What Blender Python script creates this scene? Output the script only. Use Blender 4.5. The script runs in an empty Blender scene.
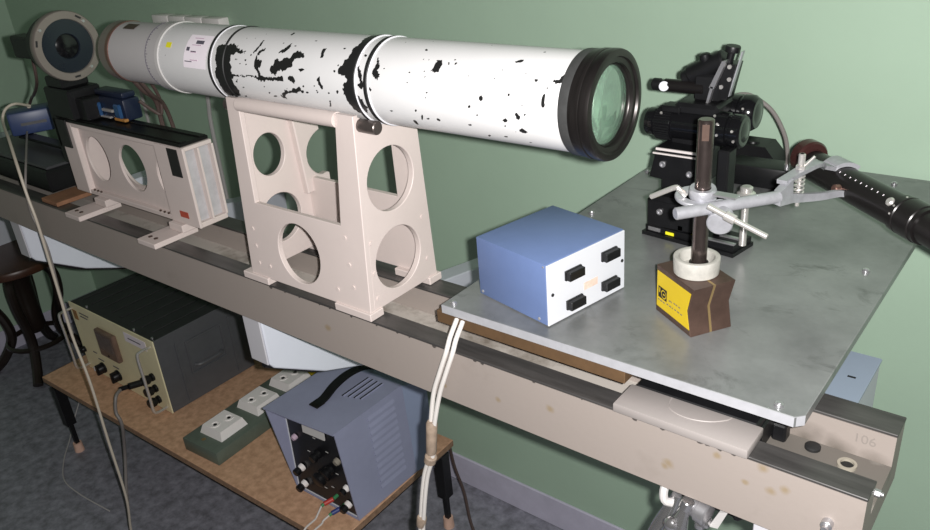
import bpy, bmesh, math, random
import numpy as np
from mathutils import Vector, Matrix
random.seed(7)
sc = bpy.context.scene
col = sc.collection

# ------------------------------------------------------------------ camera
CAM = Vector((0, 0, 1.485))
pitch, yaw, roll = math.radians(25.97), math.radians(40.47), math.radians(5.048)
cy, sy, cp, sp, cr, sr = math.cos(yaw), math.sin(yaw), math.cos(pitch), math.sin(pitch), math.cos(roll), math.sin(roll)
fw = Vector((-sy*cp, cy*cp, -sp)); r0 = Vector((cy, sy, 0)); d0 = fw.cross(r0)
rt = cr*r0 + sr*d0; dn = -sr*r0 + cr*d0
cam_data = bpy.data.cameras.new('camera'); cam = bpy.data.objects.new('camera', cam_data); col.objects.link(cam)
m3 = Matrix((rt, -dn, -fw)).transposed()
cam.matrix_world = Matrix.Translation(CAM) @ m3.to_4x4()
cam_data.sensor_width = 36; cam_data.lens = 804.5/930*36; cam_data.clip_start = .02
sc.camera = cam

# ------------------------------------------------------------------ world, flash, exposure
w = bpy.data.worlds.new('World'); sc.world = w; w.use_nodes = True
w.node_tree.nodes['Background'].inputs[0].default_value = (1, .98, .94, 1)
w.node_tree.nodes['Background'].inputs[1].default_value = .05
fl = bpy.data.lights.new('camera_flash', 'POINT'); fl.energy = 64; fl.color = (1, .985, .97); fl.shadow_soft_size = .006
flo = bpy.data.objects.new('camera_flash', fl); col.objects.link(flo)
flo.location = CAM + rt*.024 - dn*.006 + fw*.01
sc.view_settings.view_transform = 'Standard'; sc.view_settings.look = 'None'
sc.view_settings.gamma = 1; sc.view_settings.use_curve_mapping = False
sc.view_settings.exposure = .14

# ------------------------------------------------------------------ helpers
WM = {}
def tag(o, label=None, cat=None, group=None, kind=None):
    for k, v in (('label', label), ('category', cat), ('group', group), ('kind', kind)):
        if v: o[k] = v
    return o
def thing(name, label, cat, loc=(0, 0, 0), rz=0, group=None):
    o = bpy.data.objects.new(name, None); o.empty_display_size = .03; col.objects.link(o)
    M = Matrix.Translation(Vector(loc)) @ Matrix.Rotation(rz, 4, 'Z')
    o.matrix_world = M; WM[o.name] = M
    return tag(o, label, cat, group)
def finish(bm):
    bmesh.ops.recalc_face_normals(bm, faces=bm.faces)
    for f in bm.faces: f.smooth = True
    for e in bm.edges:
        if len(e.link_faces) == 2:
            if e.calc_face_angle(0) > .6: e.smooth = False
def part(name, mat, par, *shapes, local=False, label=None):
    """one mesh object; shapes in world coordinates unless local"""
    bm = bmesh.new()
    for s in shapes: s(bm)
    finish(bm)
    if par is not None:
        M = WM[par.name]
        if not local: bm.transform(M.inverted())
    me = bpy.data.meshes.new(name); bm.to_mesh(me); bm.free()
    me.materials.append(mat)
    o = bpy.data.objects.new(name, me); col.objects.link(o)
    if par is not None: o.parent = par; WM[o.name] = M
    else: WM[o.name] = Matrix()
    if label: o['label'] = label
    return o
def solo(name, mat, label, cat, *shapes, group=None, kind=None):
    return tag(part(name, mat, None, *shapes), label, cat, group, kind)
def struct(name, mat, *shapes): return tag(part(name, mat, None, *shapes), kind='structure')
def copy_tree(o, par=None):
    c = o.copy(); col.objects.link(c)
    if par is not None: c.parent = par
    WM[c.name] = WM[o.name]
    for ch in list(o.children): copy_tree(ch, c)
    return c

def B(x0, x1, y0, y1, z0, z1, bev=0, seg=1, M=None):
    def f(bm):
        r = bmesh.ops.create_cube(bm, size=1)
        T = Matrix.Translation(((x0+x1)/2, (y0+y1)/2, (z0+z1)/2)) @ Matrix.Diagonal((abs(x1-x0), abs(y1-y0), abs(z1-z0), 1))
        bmesh.ops.transform(bm, matrix=T, verts=r['verts'])
        vs = r['verts']
        if bev:
            es = list({e for v in vs for e in v.link_edges})
            q = bmesh.ops.bevel(bm, geom=es, offset=bev, segments=seg, affect='EDGES', profile=.5)
            vs = list({v for fc in q['faces'] for v in fc.verts} | {v for v in vs if v.is_valid})
        if M is not None: bmesh.ops.transform(bm, matrix=M, verts=vs)
    return f
def frame(d):
    d = Vector(d).normalized(); a = Vector((0, 0, 1)) if abs(d.z) < .9 else Vector((1, 0, 0))
    u = d.cross(a).normalized(); v = u.cross(d).normalized()
    return d, u, v
def L(p0, d, prof, n=24, cap=True, closed=False):
    """lathe: prof = [(t along d, radius)]"""
    def f(bm):
        dd, u, v = frame(d); o = Vector(p0); rings = []
        for t, r in prof:
            c = o + dd*t
            if r <= 1e-6: rings.append([bm.verts.new(c)])
            else: rings.append([bm.verts.new(c + (u*math.cos(2*math.pi*i/n) + v*math.sin(2*math.pi*i/n))*r) for i in range(n)])
        prs = list(zip(rings, rings[1:]))
        if closed: prs.append((rings[-1], rings[0]))
        for a, b in prs:
            for i in range(n):
                j = (i+1) % n
                if len(a) == 1 and len(b) == 1: continue
                if len(a) == 1: bm.faces.new((a[0], b[i], b[j]))
                elif len(b) == 1: bm.faces.new((a[i], a[j], b[0]))
                else: bm.faces.new((a[i], a[j], b[j], b[i]))
        if cap and not closed:
            for rr in (rings[0], rings[-1]):
                if len(rr) > 1: bm.faces.new(rr)
    return f
def Cy(p0, p1, r0, r1=None, n=20, bev=0):
    p0, p1 = Vector(p0), Vector(p1); r1 = r0 if r1 is None else r1; l = (p1-p0).length
    if bev: pr = [(0, r0-bev), (bev, r0), (l-bev, r1), (l, r1-bev)]
    else: pr = [(0, r0), (l, r1)]
    return L(p0, p1-p0, pr, n)
def spline(pts, k=8):
    P = [Vector(p) for p in pts]; P = [P[0]*2-P[1]] + P + [P[-1]*2-P[-2]]; out = []
    for i in range(1, len(P)-2):
        a, b, c, d = P[i-1:i+3]
        for s in range(k):
            t = s/k
            out.append(.5*((2*b) + (c-a)*t + (2*a-5*b+4*c-d)*t*t + (3*b-a-3*c+d)*t**3))
    out.append(P[-2]); return out
def T(pts, r, n=8, k=8, raw=False):
    """swept round tube"""
    def f(bm):
        q = [Vector(p) for p in pts] if raw else spline(pts, k)
        prev = None; rings = []
        for i, p in enumerate(q):
            d = (q[min(i+1, len(q)-1)] - q[max(i-1, 0)]).normalized()
            if prev is None: _, u, _ = frame(d)
            else: u = (prev - d*prev.dot(d)).normalized()
            prev = u; v = d.cross(u)
            rings.append([bm.verts.new(p + (u*math.cos(2*math.pi*j/n) + v*math.sin(2*math.pi*j/n))*r) for j in range(n)])
        for a, b in zip(rings, rings[1:]):
            for i in range(n): bm.faces.new((a[i], a[(i+1) % n], b[(i+1) % n], b[i]))
        bm.faces.new(rings[0]); bm.faces.new(rings[-1])
    return f
def circ(cx, cyy, rx, ry=None, n=40, a0=0, a1=2*math.pi):
    ry = ry or rx
    full = abs(a1-a0-2*math.pi) < 1e-6
    return [(cx+rx*math.cos(a0+(a1-a0)*i/(n if full else n-1)), cyy+ry*math.sin(a0+(a1-a0)*i/(n if full else n-1))) for i in range(n)]
def Pl(outer, holes, th, M, bev=0):
    """plate: 2D outline with holes, thickness th centred, placed by M"""
    def f(bm):
        cu = bpy.data.curves.new('t', 'CURVE'); cu.dimensions = '2D'; cu.fill_mode = 'BOTH'
        cu.extrude = th/2 - bev; cu.bevel_depth = bev; cu.bevel_resolution = 0; cu.offset = -bev
        for pl in [outer] + list(holes):
            s = cu.splines.new('POLY'); s.points.add(len(pl)-1); s.use_cyclic_u = True
            for i, p in enumerate(pl): s.points[i].co = (p[0], p[1], 0, 1)
        o = bpy.data.objects.new('t', cu); me = o.to_mesh()
        b2 = bmesh.new(); b2.from_mesh(me); bmesh.ops.remove_doubles(b2, verts=b2.verts, dist=1e-6)
        b2.transform(M); m2 = bpy.data.meshes.new('t'); b2.to_mesh(m2); b2.free()
        bm.from_mesh(m2); bpy.data.meshes.remove(m2); o.to_mesh_clear()
        bpy.data.objects.remove(o); bpy.data.curves.remove(cu)
    return f
def basis(o, x, y):
    x = Vector(x).normalized(); y = Vector(y); y = (y - x*y.dot(x)).normalized(); z = x.cross(y)
    M = Matrix((x, y, z)).transposed().to_4x4(); M.translation = Vector(o); return M
def XZ(y, x=0, z=0): return basis((x, y, z), (1, 0, 0), (0, 0, 1))
def YZ(x, y=0, z=0): return basis((x, y, z), (0, 1, 0), (0, 0, 1))
def Txt(s, size, M, th=.0002):
    def f(bm):
        cu = bpy.data.curves.new('t', 'FONT'); cu.body = s; cu.size = size; cu.extrude = th; cu.align_x = 'CENTER'; cu.align_y = 'CENTER'
        o = bpy.data.objects.new('t', cu); me = o.to_mesh()
        b2 = bmesh.new(); b2.from_mesh(me); b2.transform(M); m2 = bpy.data.meshes.new('t'); b2.to_mesh(m2); b2.free()
        bm.from_mesh(m2); bpy.data.meshes.remove(m2); o.to_mesh_clear(); bpy.data.objects.remove(o); bpy.data.curves.remove(cu)
    return f
def Hx(bm_pts): pass
def Poly(verts, faces):
    def f(bm):
        v = [bm.verts.new(p) for p in verts]
        for q in faces: bm.faces.new([v[i] for i in q])
    return f
def Hexa(b, t):
    """hexahedron from 4 bottom and 4 top corners (same winding)"""
    return Poly(list(b)+list(t), [(0, 1, 2, 3), (4, 5, 6, 7), (0, 1, 5, 4), (1, 2, 6, 5), (2, 3, 7, 6), (3, 0, 4, 7)])

# ------------------------------------------------------------------ materials
def mat(name, c, rough=.5, metal=0, var=.0, vs=8, c2=None, thr=None, bump=0, bs=200, spec=.5, emit=None, coat=0, stretch=None):
    m = bpy.data.materials.new(name); m.use_nodes = True; nt = m.node_tree; p = nt.nodes['Principled BSDF']
    p.inputs['Roughness'].default_value = rough; p.inputs['Metallic'].default_value = metal
    p.inputs['Specular IOR Level'].default_value = spec; p.inputs['Coat Weight'].default_value = coat
    tc = nt.nodes.new('ShaderNodeTexCoord'); mp = nt.nodes.new('ShaderNodeMapping'); nt.links.new(tc.outputs['Object'], mp.inputs[0])
    if stretch: mp.inputs['Scale'].default_value = stretch
    no = nt.nodes.new('ShaderNodeTexNoise'); no.inputs['Scale'].default_value = vs; no.inputs['Detail'].default_value = 6; no.inputs['Roughness'].default_value = .65
    nt.links.new(mp.outputs[0], no.inputs['Vector'])
    ra = nt.nodes.new('ShaderNodeValToRGB'); nt.links.new(no.outputs['Fac'], ra.inputs[0])
    if c2 is None: c2 = tuple(x*(1-var) for x in c); c1 = tuple(min(1, x*(1+var*.5)) for x in c)
    else: c1 = c
    lo, hi = thr if thr else (.3, .7)
    ra.color_ramp.elements[0].position = lo; ra.color_ramp.elements[1].position = hi
    ra.color_ramp.elements[0].color = (*c2, 1); ra.color_ramp.elements[1].color = (*c1, 1)
    nt.links.new(ra.outputs[0], p.inputs['Base Color'])
    if bump:
        n2 = nt.nodes.new('ShaderNodeTexNoise'); n2.inputs['Scale'].default_value = bs; n2.inputs['Detail'].default_value = 3
        nt.links.new(mp.outputs[0], n2.inputs['Vector'])
        bu = nt.nodes.new('ShaderNodeBump'); bu.inputs['Strength'].default_value = bump; bu.inputs['Distance'].default_value = .001
        nt.links.new(n2.outputs['Fac'], bu.inputs['Height']); nt.links.new(bu.outputs[0], p.inputs['Normal'])
    return m
M_ = {}
def mk(k, *a, **kw): M_[k] = mat(k, *a, **kw); return M_[k]
mk('wall', (.415, .56, .425), .65, var=.05, vs=3, bump=.25, bs=90)
mk('floor', (.34, .34, .40), .5, c2=(.16, .16, .185), thr=(.34, .66), vs=34, bump=.1, bs=120)
mk('skirt', (.60, .58, .70), .6, var=.12, vs=14)
mk('cream', (.60, .515, .485), .5, var=.05, vs=9, bump=.08, bs=160)
mk('bench', (.30, .257, .232), .5, c2=(.275, .235, .21), thr=(.3, .42), vs=11, bump=.12, bs=140)
mk('rail', (.085, .08, .078), .36, metal=.4, var=.4, vs=30, stretch=(.3, 3, 3))
mk('trough', (.46, .42, .38), .6, c2=(.2, .17, .14), thr=(.3, .5), vs=14)
mk('white', (.64, .63, .66), .42, var=.03, vs=12)
mk('offwhite', (.50, .48, .47), .5, var=.04)
mk('rear_paint', (.44, .42, .42), .45, var=.05)
mk('saddle', (.285, .256, .244), .5, var=.05, bump=.08, bs=160)
mk('dirty_cream', (.30, .27, .22), .6)
mk('chipblack', (.012, .012, .012), .5)
mk('black', (.007, .007, .008), .42, var=.3, vs=40, spec=.35)
mk('roller_steel', (.13, .108, .10), .36, metal=.7, var=.2)
mk('navy', (.010, .015, .034), .35, spec=.4)
mk('bronze_steel', (.36, .30, .28), .34, metal=.75, var=.15)
mk('blackgloss', (.006, .006, .007), .14, var=.2)
mk('rail_black', (.006, .006, .006), .4, spec=.3)
mk('ano', (.016, .014, .014), .3, metal=.4, var=.2)
mk('gunmetal', (.034, .030, .029), .3, metal=.75, var=.35, vs=40, stretch=(6, .6, .6))
mk('darkring', (.06, .06, .06), .5, metal=.3, var=.25, vs=60)
mk('copper', (.30, .17, .14), .3, metal=.8, var=.2)
mk('steel', (.56, .55, .57), .35, metal=.85, var=.15, vs=50)
mk('alu', (.44, .44, .47), .42, metal=.45, var=.2, vs=70)
mk('chrome', (.72, .69, .66), .3, metal=.7, var=.08)
mk('satin', (.66, .65, .66), .17, metal=.92, var=.06)
mk('board', (.10, .055, .024), .7, var=.2, vs=50)
mk('plate_edge', (.50, .50, .53), .45, metal=.3, var=.1, vs=80)
mk('post', (.19, .15, .14), .24, metal=.9, var=.3, vs=60)
mk('brown_steel', (.095, .058, .045), .4, metal=.4, var=.3, vs=45, bump=.1, bs=300)
mk('brass', (.34, .24, .11), .4, metal=.6)
mk('yellow', (.62, .44, .012), .5, var=.06, vs=30)
mk('blue_box', (.125, .18, .35), .45, var=.04, vs=60, bump=.06, bs=700)
mk('panel_white', (.61, .62, .66), .4, var=.02)
mk('label_pink', (.74, .62, .54), .6, c2=(.6, .42, .33), vs=120)
mk('psu_blue', (.31, .325, .455), .5, var=.08, vs=14, bump=.05, bs=300)
mk('psu_front', (.012, .012, .014), .3, var=.3)
mk('bluewhite', (.64, .66, .73), .5, var=.03)
mk('bracket_front', (.52, .51, .54), .5, var=.04)
mk('instr_black', (.028, .028, .03), .5, var=.25, vs=20)
mk('instr_side', (.095, .097, .105), .45, var=.1, vs=40, bump=.1, bs=500)
mk('instr_face', (.84, .76, .50), .5, var=.08, vs=8)
mk('meter', (.20, .13, .10), .35, c2=(.12, .075, .055), vs=40)
mk('wood', (.72, .44, .28), .6, c2=(.50, .29, .175), thr=(.35, .65), vs=55, bump=.15, bs=300)
mk('wood_edge', (.36, .22, .14), .7, c2=(.2, .12, .07), vs=90)
mk('green_box', (.12, .15, .12), .5, var=.15, vs=30)
mk('socket', (.96, .91, .89), .35, var=.03)
mk('hole', (.01, .01, .01), .6)
mk('stool_wood', (.07, .028, .015), .35, var=.4, vs=12)
mk('stool_dark', (.02, .013, .01), .35, var=.3, vs=12)
mk('blue_dev', (.03, .05, .13), .4, var=.2)
mk('blue_shiny', (.04, .11, .26), .25, metal=.5)
mk('cable_cream', (.52, .46, .38), .5, var=.05)
mk('cable_white', (.66, .62, .59), .5, var=.04)
mk('cable_grey', (.20, .18, .17), .5)
mk('cable_brown', (.07, .045, .04), .5)
mk('tape', (.33, .25, .19), .5, var=.3, vs=90)
mk('red', (.50, .05, .04), .45); mk('redpaint', (.42, .07, .04), .5, var=.2, vs=200)
mk('green', (.05, .25, .10), .45); mk('blue_plug', (.03, .05, .20), .45)
mk('orange', (.40, .19, .05), .5, var=.4, vs=40)
mk('rust_wood', (.27, .13, .07), .6, var=.3, vs=40)
mk('foot_wood', (.8, .52, .40), .7, var=.2, vs=50)
mk('yellow_spot', (.80, .74, .02), .5); mk('paper', (.90, .82, .88), .6, var=.04, vs=60)
mk('ink', (.10, .09, .12), .6); mk('pink_ink', (.60, .45, .55), .6)
mk('display', (.62, .60, .58), .4)
mk('red_dark', (.055, .022, .02), .22, metal=.3)
mk('blue_paint', (.29, .345, .43), .5, var=.03)
mk('grey_dark', (.05, .05, .055), .45)

def plate_mat():
    m = mat('plate_steel', (.32, .325, .325), .36, metal=.35, vs=5, c2=(.16, .165, .165), thr=(.34, .68), bump=.05, bs=60); nt = m.node_tree; p = nt.nodes['Principled BSDF']
    src = p.inputs['Base Color'].links[0].from_socket
    tc = [n for n in nt.nodes if n.type == 'TEX_COORD'][0]
    mp = nt.nodes.new('ShaderNodeMapping'); mp.inputs['Scale'].default_value = (2.0, 3.6, 1); mp.inputs['Rotation'].default_value = (0, 0, .35)
    nt.links.new(tc.outputs['Object'], mp.inputs[0])
    no = nt.nodes.new('ShaderNodeTexNoise'); no.inputs['Scale'].default_value = 6; no.inputs['Detail'].default_value = 10; no.inputs['Roughness'].default_value = .72; no.inputs['Distortion'].default_value = .6
    nt.links.new(mp.outputs[0], no.inputs['Vector'])
    ra = nt.nodes.new('ShaderNodeValToRGB'); ra.color_ramp.elements[0].position = .57; ra.color_ramp.elements[1].position = .76
    nt.links.new(no.outputs['Fac'], ra.inputs[0])
    mx = nt.nodes.new('ShaderNodeMix'); mx.data_type = 'RGBA'
    nt.links.new(ra.outputs[0], mx.inputs['Factor']); nt.links.new(src, mx.inputs['A']); mx.inputs['B'].default_value = (.10, .10, .10, 1)
    nt.links.new(mx.outputs['Result'], p.inputs['Base Color'])
    return m
M_['plate'] = plate_mat()
def glass_mat():
    m = bpy.data.materials.new('lens_glass'); m.use_nodes = True; p = m.node_tree.nodes['Principled BSDF']
    p.inputs['Base Color'].default_value = (.55, .78, .62, 1); p.inputs['Roughness'].default_value = .03
    p.inputs['Transmission Weight'].default_value = .85; p.inputs['IOR'].default_value = 1.5; p.inputs['Coat Weight'].default_value = .6
    return m
M_['glass'] = glass_mat()
def chip_mat():
    m = mat('chipped_white_paint', (.65, .64, .64), .36, var=.035, vs=14); nt = m.node_tree; p = nt.nodes['Principled BSDF']
    src = p.inputs['Base Color'].links[0].from_socket
    at = nt.nodes.new('ShaderNodeAttribute'); at.attribute_name = 'chip'
    ra = nt.nodes.new('ShaderNodeValToRGB'); ra.color_ramp.elements[0].position = .42; ra.color_ramp.elements[1].position = .58
    nt.links.new(at.outputs['Fac'], ra.inputs[0])
    mx = nt.nodes.new('ShaderNodeMix'); mx.data_type = 'RGBA'
    nt.links.new(ra.outputs[0], mx.inputs['Factor']); nt.links.new(src, mx.inputs['A']); mx.inputs['B'].default_value = (.012, .012, .012, 1)
    nt.links.new(mx.outputs['Result'], p.inputs['Base Color'])
    return m
M_['chip'] = chip_mat()
g = M_

# ------------------------------------------------------------------ room
struct('floor', g['floor'], B(-3.05, 1.6, -.6, 1.269, -.05, 0))
struct('wall_back', g['wall'], B(-3.15, 1.6, 1.269, 1.37, -.05, 3.0))
struct('wall_left', g['wall'], B(-3.15, -3.05, -.6, 1.269, -.05, 3.0))
struct('baseboard_back', g['skirt'], B(-3.05, 1.6, 1.262, 1.2692, 0, .088, .002))
struct('baseboard_left', g['skirt'], B(-3.0502, -3.043, -.6, 1.262, 0, .088, .002))

# ------------------------------------------------------------------ optical bench
bn = thing('optical_bench', 'long beige cast optical bench beam with dark machined top rails', 'bench', (-1.0, .654, .917))
part('beam', g['bench'], bn, lambda bm: Poly(*(lambda prof, xa, xb: ([(x, y, z) for x in (xa, xb) for y, z in prof],
     [tuple(range(len(prof))), tuple(range(2*len(prof)-1, len(prof)-1, -1))] + [(i, (i+1) % len(prof), len(prof)+(i+1) % len(prof), len(prof)+i) for i in range(len(prof))]))(
     [(.588, .917), (.588, .9875), (.617, .9875), (.617, .953), (.688, .953), (.688, .9875), (.721, .9875), (.721, .917)], -2.35, -.086))(bm))
def spots(m, pts, color, soft=.5, ns=60, amp=.9):
    nt = m.node_tree; p = nt.nodes['Principled BSDF']; src = p.inputs['Base Color'].links[0].from_socket
    tc = [n for n in nt.nodes if n.type == 'TEX_COORD'][0]; no = nt.nodes.new('ShaderNodeTexNoise'); no.inputs['Scale'].default_value = ns; no.inputs['Detail'].default_value = 4
    nt.links.new(tc.outputs['Object'], no.inputs['Vector']); prev = None
    def math_(op, a, bb):
        n = nt.nodes.new('ShaderNodeMath'); n.operation = op
        for k, x in ((0, a), (1, bb)):
            if isinstance(x, (int, float)): n.inputs[k].default_value = x
            else: nt.links.new(x, n.inputs[k])
        return n.outputs[0]
    for x, y, z, r in pts:
        d = nt.nodes.new('ShaderNodeVectorMath'); d.operation = 'DISTANCE'; nt.links.new(tc.outputs['Object'], d.inputs[0]); d.inputs[1].default_value = (x, y, z)
        q = math_('DIVIDE', d.outputs['Value'], r); prev = q if prev is None else math_('MINIMUM', prev, q)
    q = math_('ADD', prev, math_('MULTIPLY', math_('SUBTRACT', no.outputs['Fac'], .5), amp*2))
    ra = nt.nodes.new('ShaderNodeValToRGB'); ra.color_ramp.elements[0].position = max(0, 1-soft); ra.color_ramp.elements[1].position = 1
    ra.color_ramp.elements[0].color = (*[.85]*3, 1); ra.color_ramp.elements[1].color = (0, 0, 0, 1); nt.links.new(q, ra.inputs[0])
    mx = nt.nodes.new('ShaderNodeMix'); mx.data_type = 'RGBA'; nt.links.new(ra.outputs[0], mx.inputs['Factor']); nt.links.new(src, mx.inputs['A']); mx.inputs['B'].default_value = (*color, 1)
    nt.links.new(mx.outputs['Result'], p.inputs['Base Color'])
def bl_(pts): return [(x+1.0, y-.654, z-.917, r) for x, y, z, r in pts]
spots(g['bench'], bl_([(-.263, .588, .949, .007), (-.266, .588, .944, .005), (-.163, .588, .962, .006), (-.152, .588, .969, .006), (-.172, .588, .984, .006), (-.187, .588, .961, .004), (-.215, .588, .98, .005), (-.40, .588, .96, .006), (-.47, .588, .945, .005), (-.75, .588, .955, .007), (-.55, .588, .935, .004)]), (.25, .19, .12), .8)
rs2 = random.Random(5)
spots(g['bench'], bl_([(x, .588, .9885, rs2.uniform(.0015, .004)) for x in [-.20, -.213, -.225, -.232, -.27, -.30, -.36, -.42, -.49, -.5, -.56, -.60, -.62, -.655, -.70, -.74, -.76, -.80, -.83, -.86]]), (.03, .027, .025), .25, 150, .8)
spots(g['bench'], bl_([(-.135, .687, .952, .022), (-.165, .687, .955, .026), (-.10, .687, .950, .02)]), (.10, .085, .07), .9, 40, .5)
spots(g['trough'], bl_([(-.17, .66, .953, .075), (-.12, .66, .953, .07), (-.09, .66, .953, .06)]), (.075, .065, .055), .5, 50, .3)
part('rail', g['rail'], bn, B(-2.35, -.0855, .5885, .6165, .9873, .9905, .0006), label='front machined dark rail')
part('rail', g['rail'], bn, B(-2.35, -.0855, .6885, .7215, .9873, .9905, .0006), label='rear machined dark rail')
part('trough_floor', g['trough'], bn, B(-2.35, -.0858, .6172, .6878, .9532, .9542))
part('mounting_hole', g['hole'], bn, L((-.154, .677, .9540), (0, 0, 1), [(0, .0075), (.003, .0075), (.004, .006), (.004, .0)], 20, cap=False))
for x in (-.120,):
    part('bushing', g['dirty_cream'], bn, L((x, .668, .9538), (0, 0, 1), [(0, .0088), (.0035, .0088), (.0035, .0062), (0, .0062)], 20, closed=True, cap=False))
    part('mounting_hole', g['hole'], bn, L((x, .668, .9541), (0, 0, 1), [(0, .006), (.0008, .006)], 20))
part('end_bolt', g['steel'], bn, Cy((-.0875, .626, .970), (-.0825, .626, .970), .0036, n=6), Cy((-.083, .626, .970), (-.080, .626, .970), .002))
part('front_stud', g['steel'], bn, Cy((-.113, .589, .952), (-.113, .581, .952), .005, n=16, bev=.0006), Cy((-.113, .582, .952), (-.113, .5765, .952), .003, n=12))
part('chalk_number', mat('pencil', (.24, .21, .19), .6), bn, Txt('106', .014, basis((-.112, .6876, .9745), (1, 0, 0), (0, 0, 1)), .00012), label='faint handwritten number 106')
stn = []
for x, z, r in ((-.178, .972, .004), (-.17, .968, .003), (-.158, .945, .006), (-.15, .944, .004), (-.255, .955, .005), (-.262, .949, .003)):
    pass

def bracket(x0, x1, label, short=False):
    b = thing('support_bracket', label, 'bracket', ((x0+x1)/2, .78, .70), 0, 'wall brackets under the optical bench')
    prof = [(.600, .9165), (.600, .832), (.606, .822), (.70, .762), (.80, .72), (1.2685, .66), (1.2685, .745), (.957, .80), (.957, .9165)]
    if short: prof = prof[:4] + [(.80, .755), (.925, .80), (.925, .9165)]
    part('web', g['bluewhite'], b, Pl(prof, [], x1-x0, YZ((x0+x1)/2), .002))
    part('front_plate', g['bracket_front'], b, B(x0-.001, x1-.003, .5975, .6005, .830, .9165, .001))
    part('seal_and_shadow', g['black'], b, T([((x0+x1)/2, .603, .8245), ((x0+x1)/2, .65, .7925), ((x0+x1)/2, .70, .7605), ((x0+x1)/2, .75, .739), ((x0+x1)/2, .80, .7185)], .006, 6, 4))  # black line draws the seal together with the flash shadow beside it
    return b
bracket(-1.742, -1.700, 'pale grey wall bracket under the bench above the wooden stool')
bracket(-.962, -.920, 'pale grey wall bracket under the bench behind the outlet strip')
b3 = bracket(-.178, -.148, 'pale grey wall bracket under the right end of the bench', True)
part('wall_arm', g['bluewhite'], b3, Cy((-.174, .915, .79), (-.235, 1.2685, .70), .009, n=16))
part('top_plate', g['blue_paint'], b3, B(-.225, -.147, .722, .928, .9165, .9205, .001), label='grey-blue top plate with slot')
part('slot', g['hole'], b3, B(-.171, -.162, .8690, .8722, .9204, .9209))

# ------------------------------------------------------------------ plate on its carriage
cg = thing('bench_carriage', 'beige carriage block lying on the bench rails under the steel plate', 'carriage', (-.254, .65, .9905))
part('saddle_plate', g['saddle'], cg, B(-.322, -.186, .5835, .624, .9906, 1.0005, .0015, 2))
part('raised_rim', g['saddle'], cg, T([(-.277, .6225, 1.0), (-.274, .609, 1.0003), (-.264, .602, 1.0004), (-.248, .6005, 1.0004), (-.231, .606, 1.0004), (-.219, .616, 1.0003), (-.216, .6225, 1.0)], .0010, 6, 5))
part('slide_body', g['black'], cg, B(-.318, -.192, .6245, .722, .9906, 1.0, .002), B(-.312, -.19, .632, .684, .962, .9906, .002))
part('stop_block', g['black'], cg, B(-.192, -.178, .668, .684, .9545, .975, .002))
part('pillar', g['black'], cg, Cy((-.254, .672, 1.0008), (-.254, .672, 1.0236), .030, n=32))
solo('packing_board', g['board'], 'brown wooden packing board under the front left edge of the steel plate', 'board', B(-.5705, -.3225, .6095, 1.1, 1.0075, 1.0233, .0008))
pt = thing('steel_plate', 'large grey scuffed steel plate with bolted corners on the bench', 'plate', (-.35, .93, 1.0237))
part('front_edge', g['plate_edge'], pt, B(-.5592, -.1563, .6068, .6075, 1.0243, 1.0346)); part('corner_edge', g['plate_edge'], pt, Hexa([(-.1563, .6068, 1.0243), (-.1489, .6146, 1.0243), (-.1494, .615, 1.0243), (-.157, .607, 1.0243)], [(-.1563, .6068, 1.0346), (-.1489, .6146, 1.0346), (-.1494, .615, 1.0346), (-.157, .607, 1.0346)]))
part('slab', g['plate'], pt, Pl([(-.5595, .607), (-.156, .607), (-.149, .615), (-.149, 1.248), (-.5595, 1.248)], [], .0113, Matrix.Translation((0, 0, 1.0294)), .0006))
for x, y in ((-.547, .615), (-.173, .616), (-.178, .917), (-.216, 1.212), (-.542, .922), (-.549, 1.108)):
    part('bolt', g['steel'], pt, Cy((x, y, 1.0345), (x, y, 1.0385), .0042, n=12, bev=.0008), Cy((x, y, 1.0384), (x, y, 1.0394), .0022, n=6))

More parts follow.
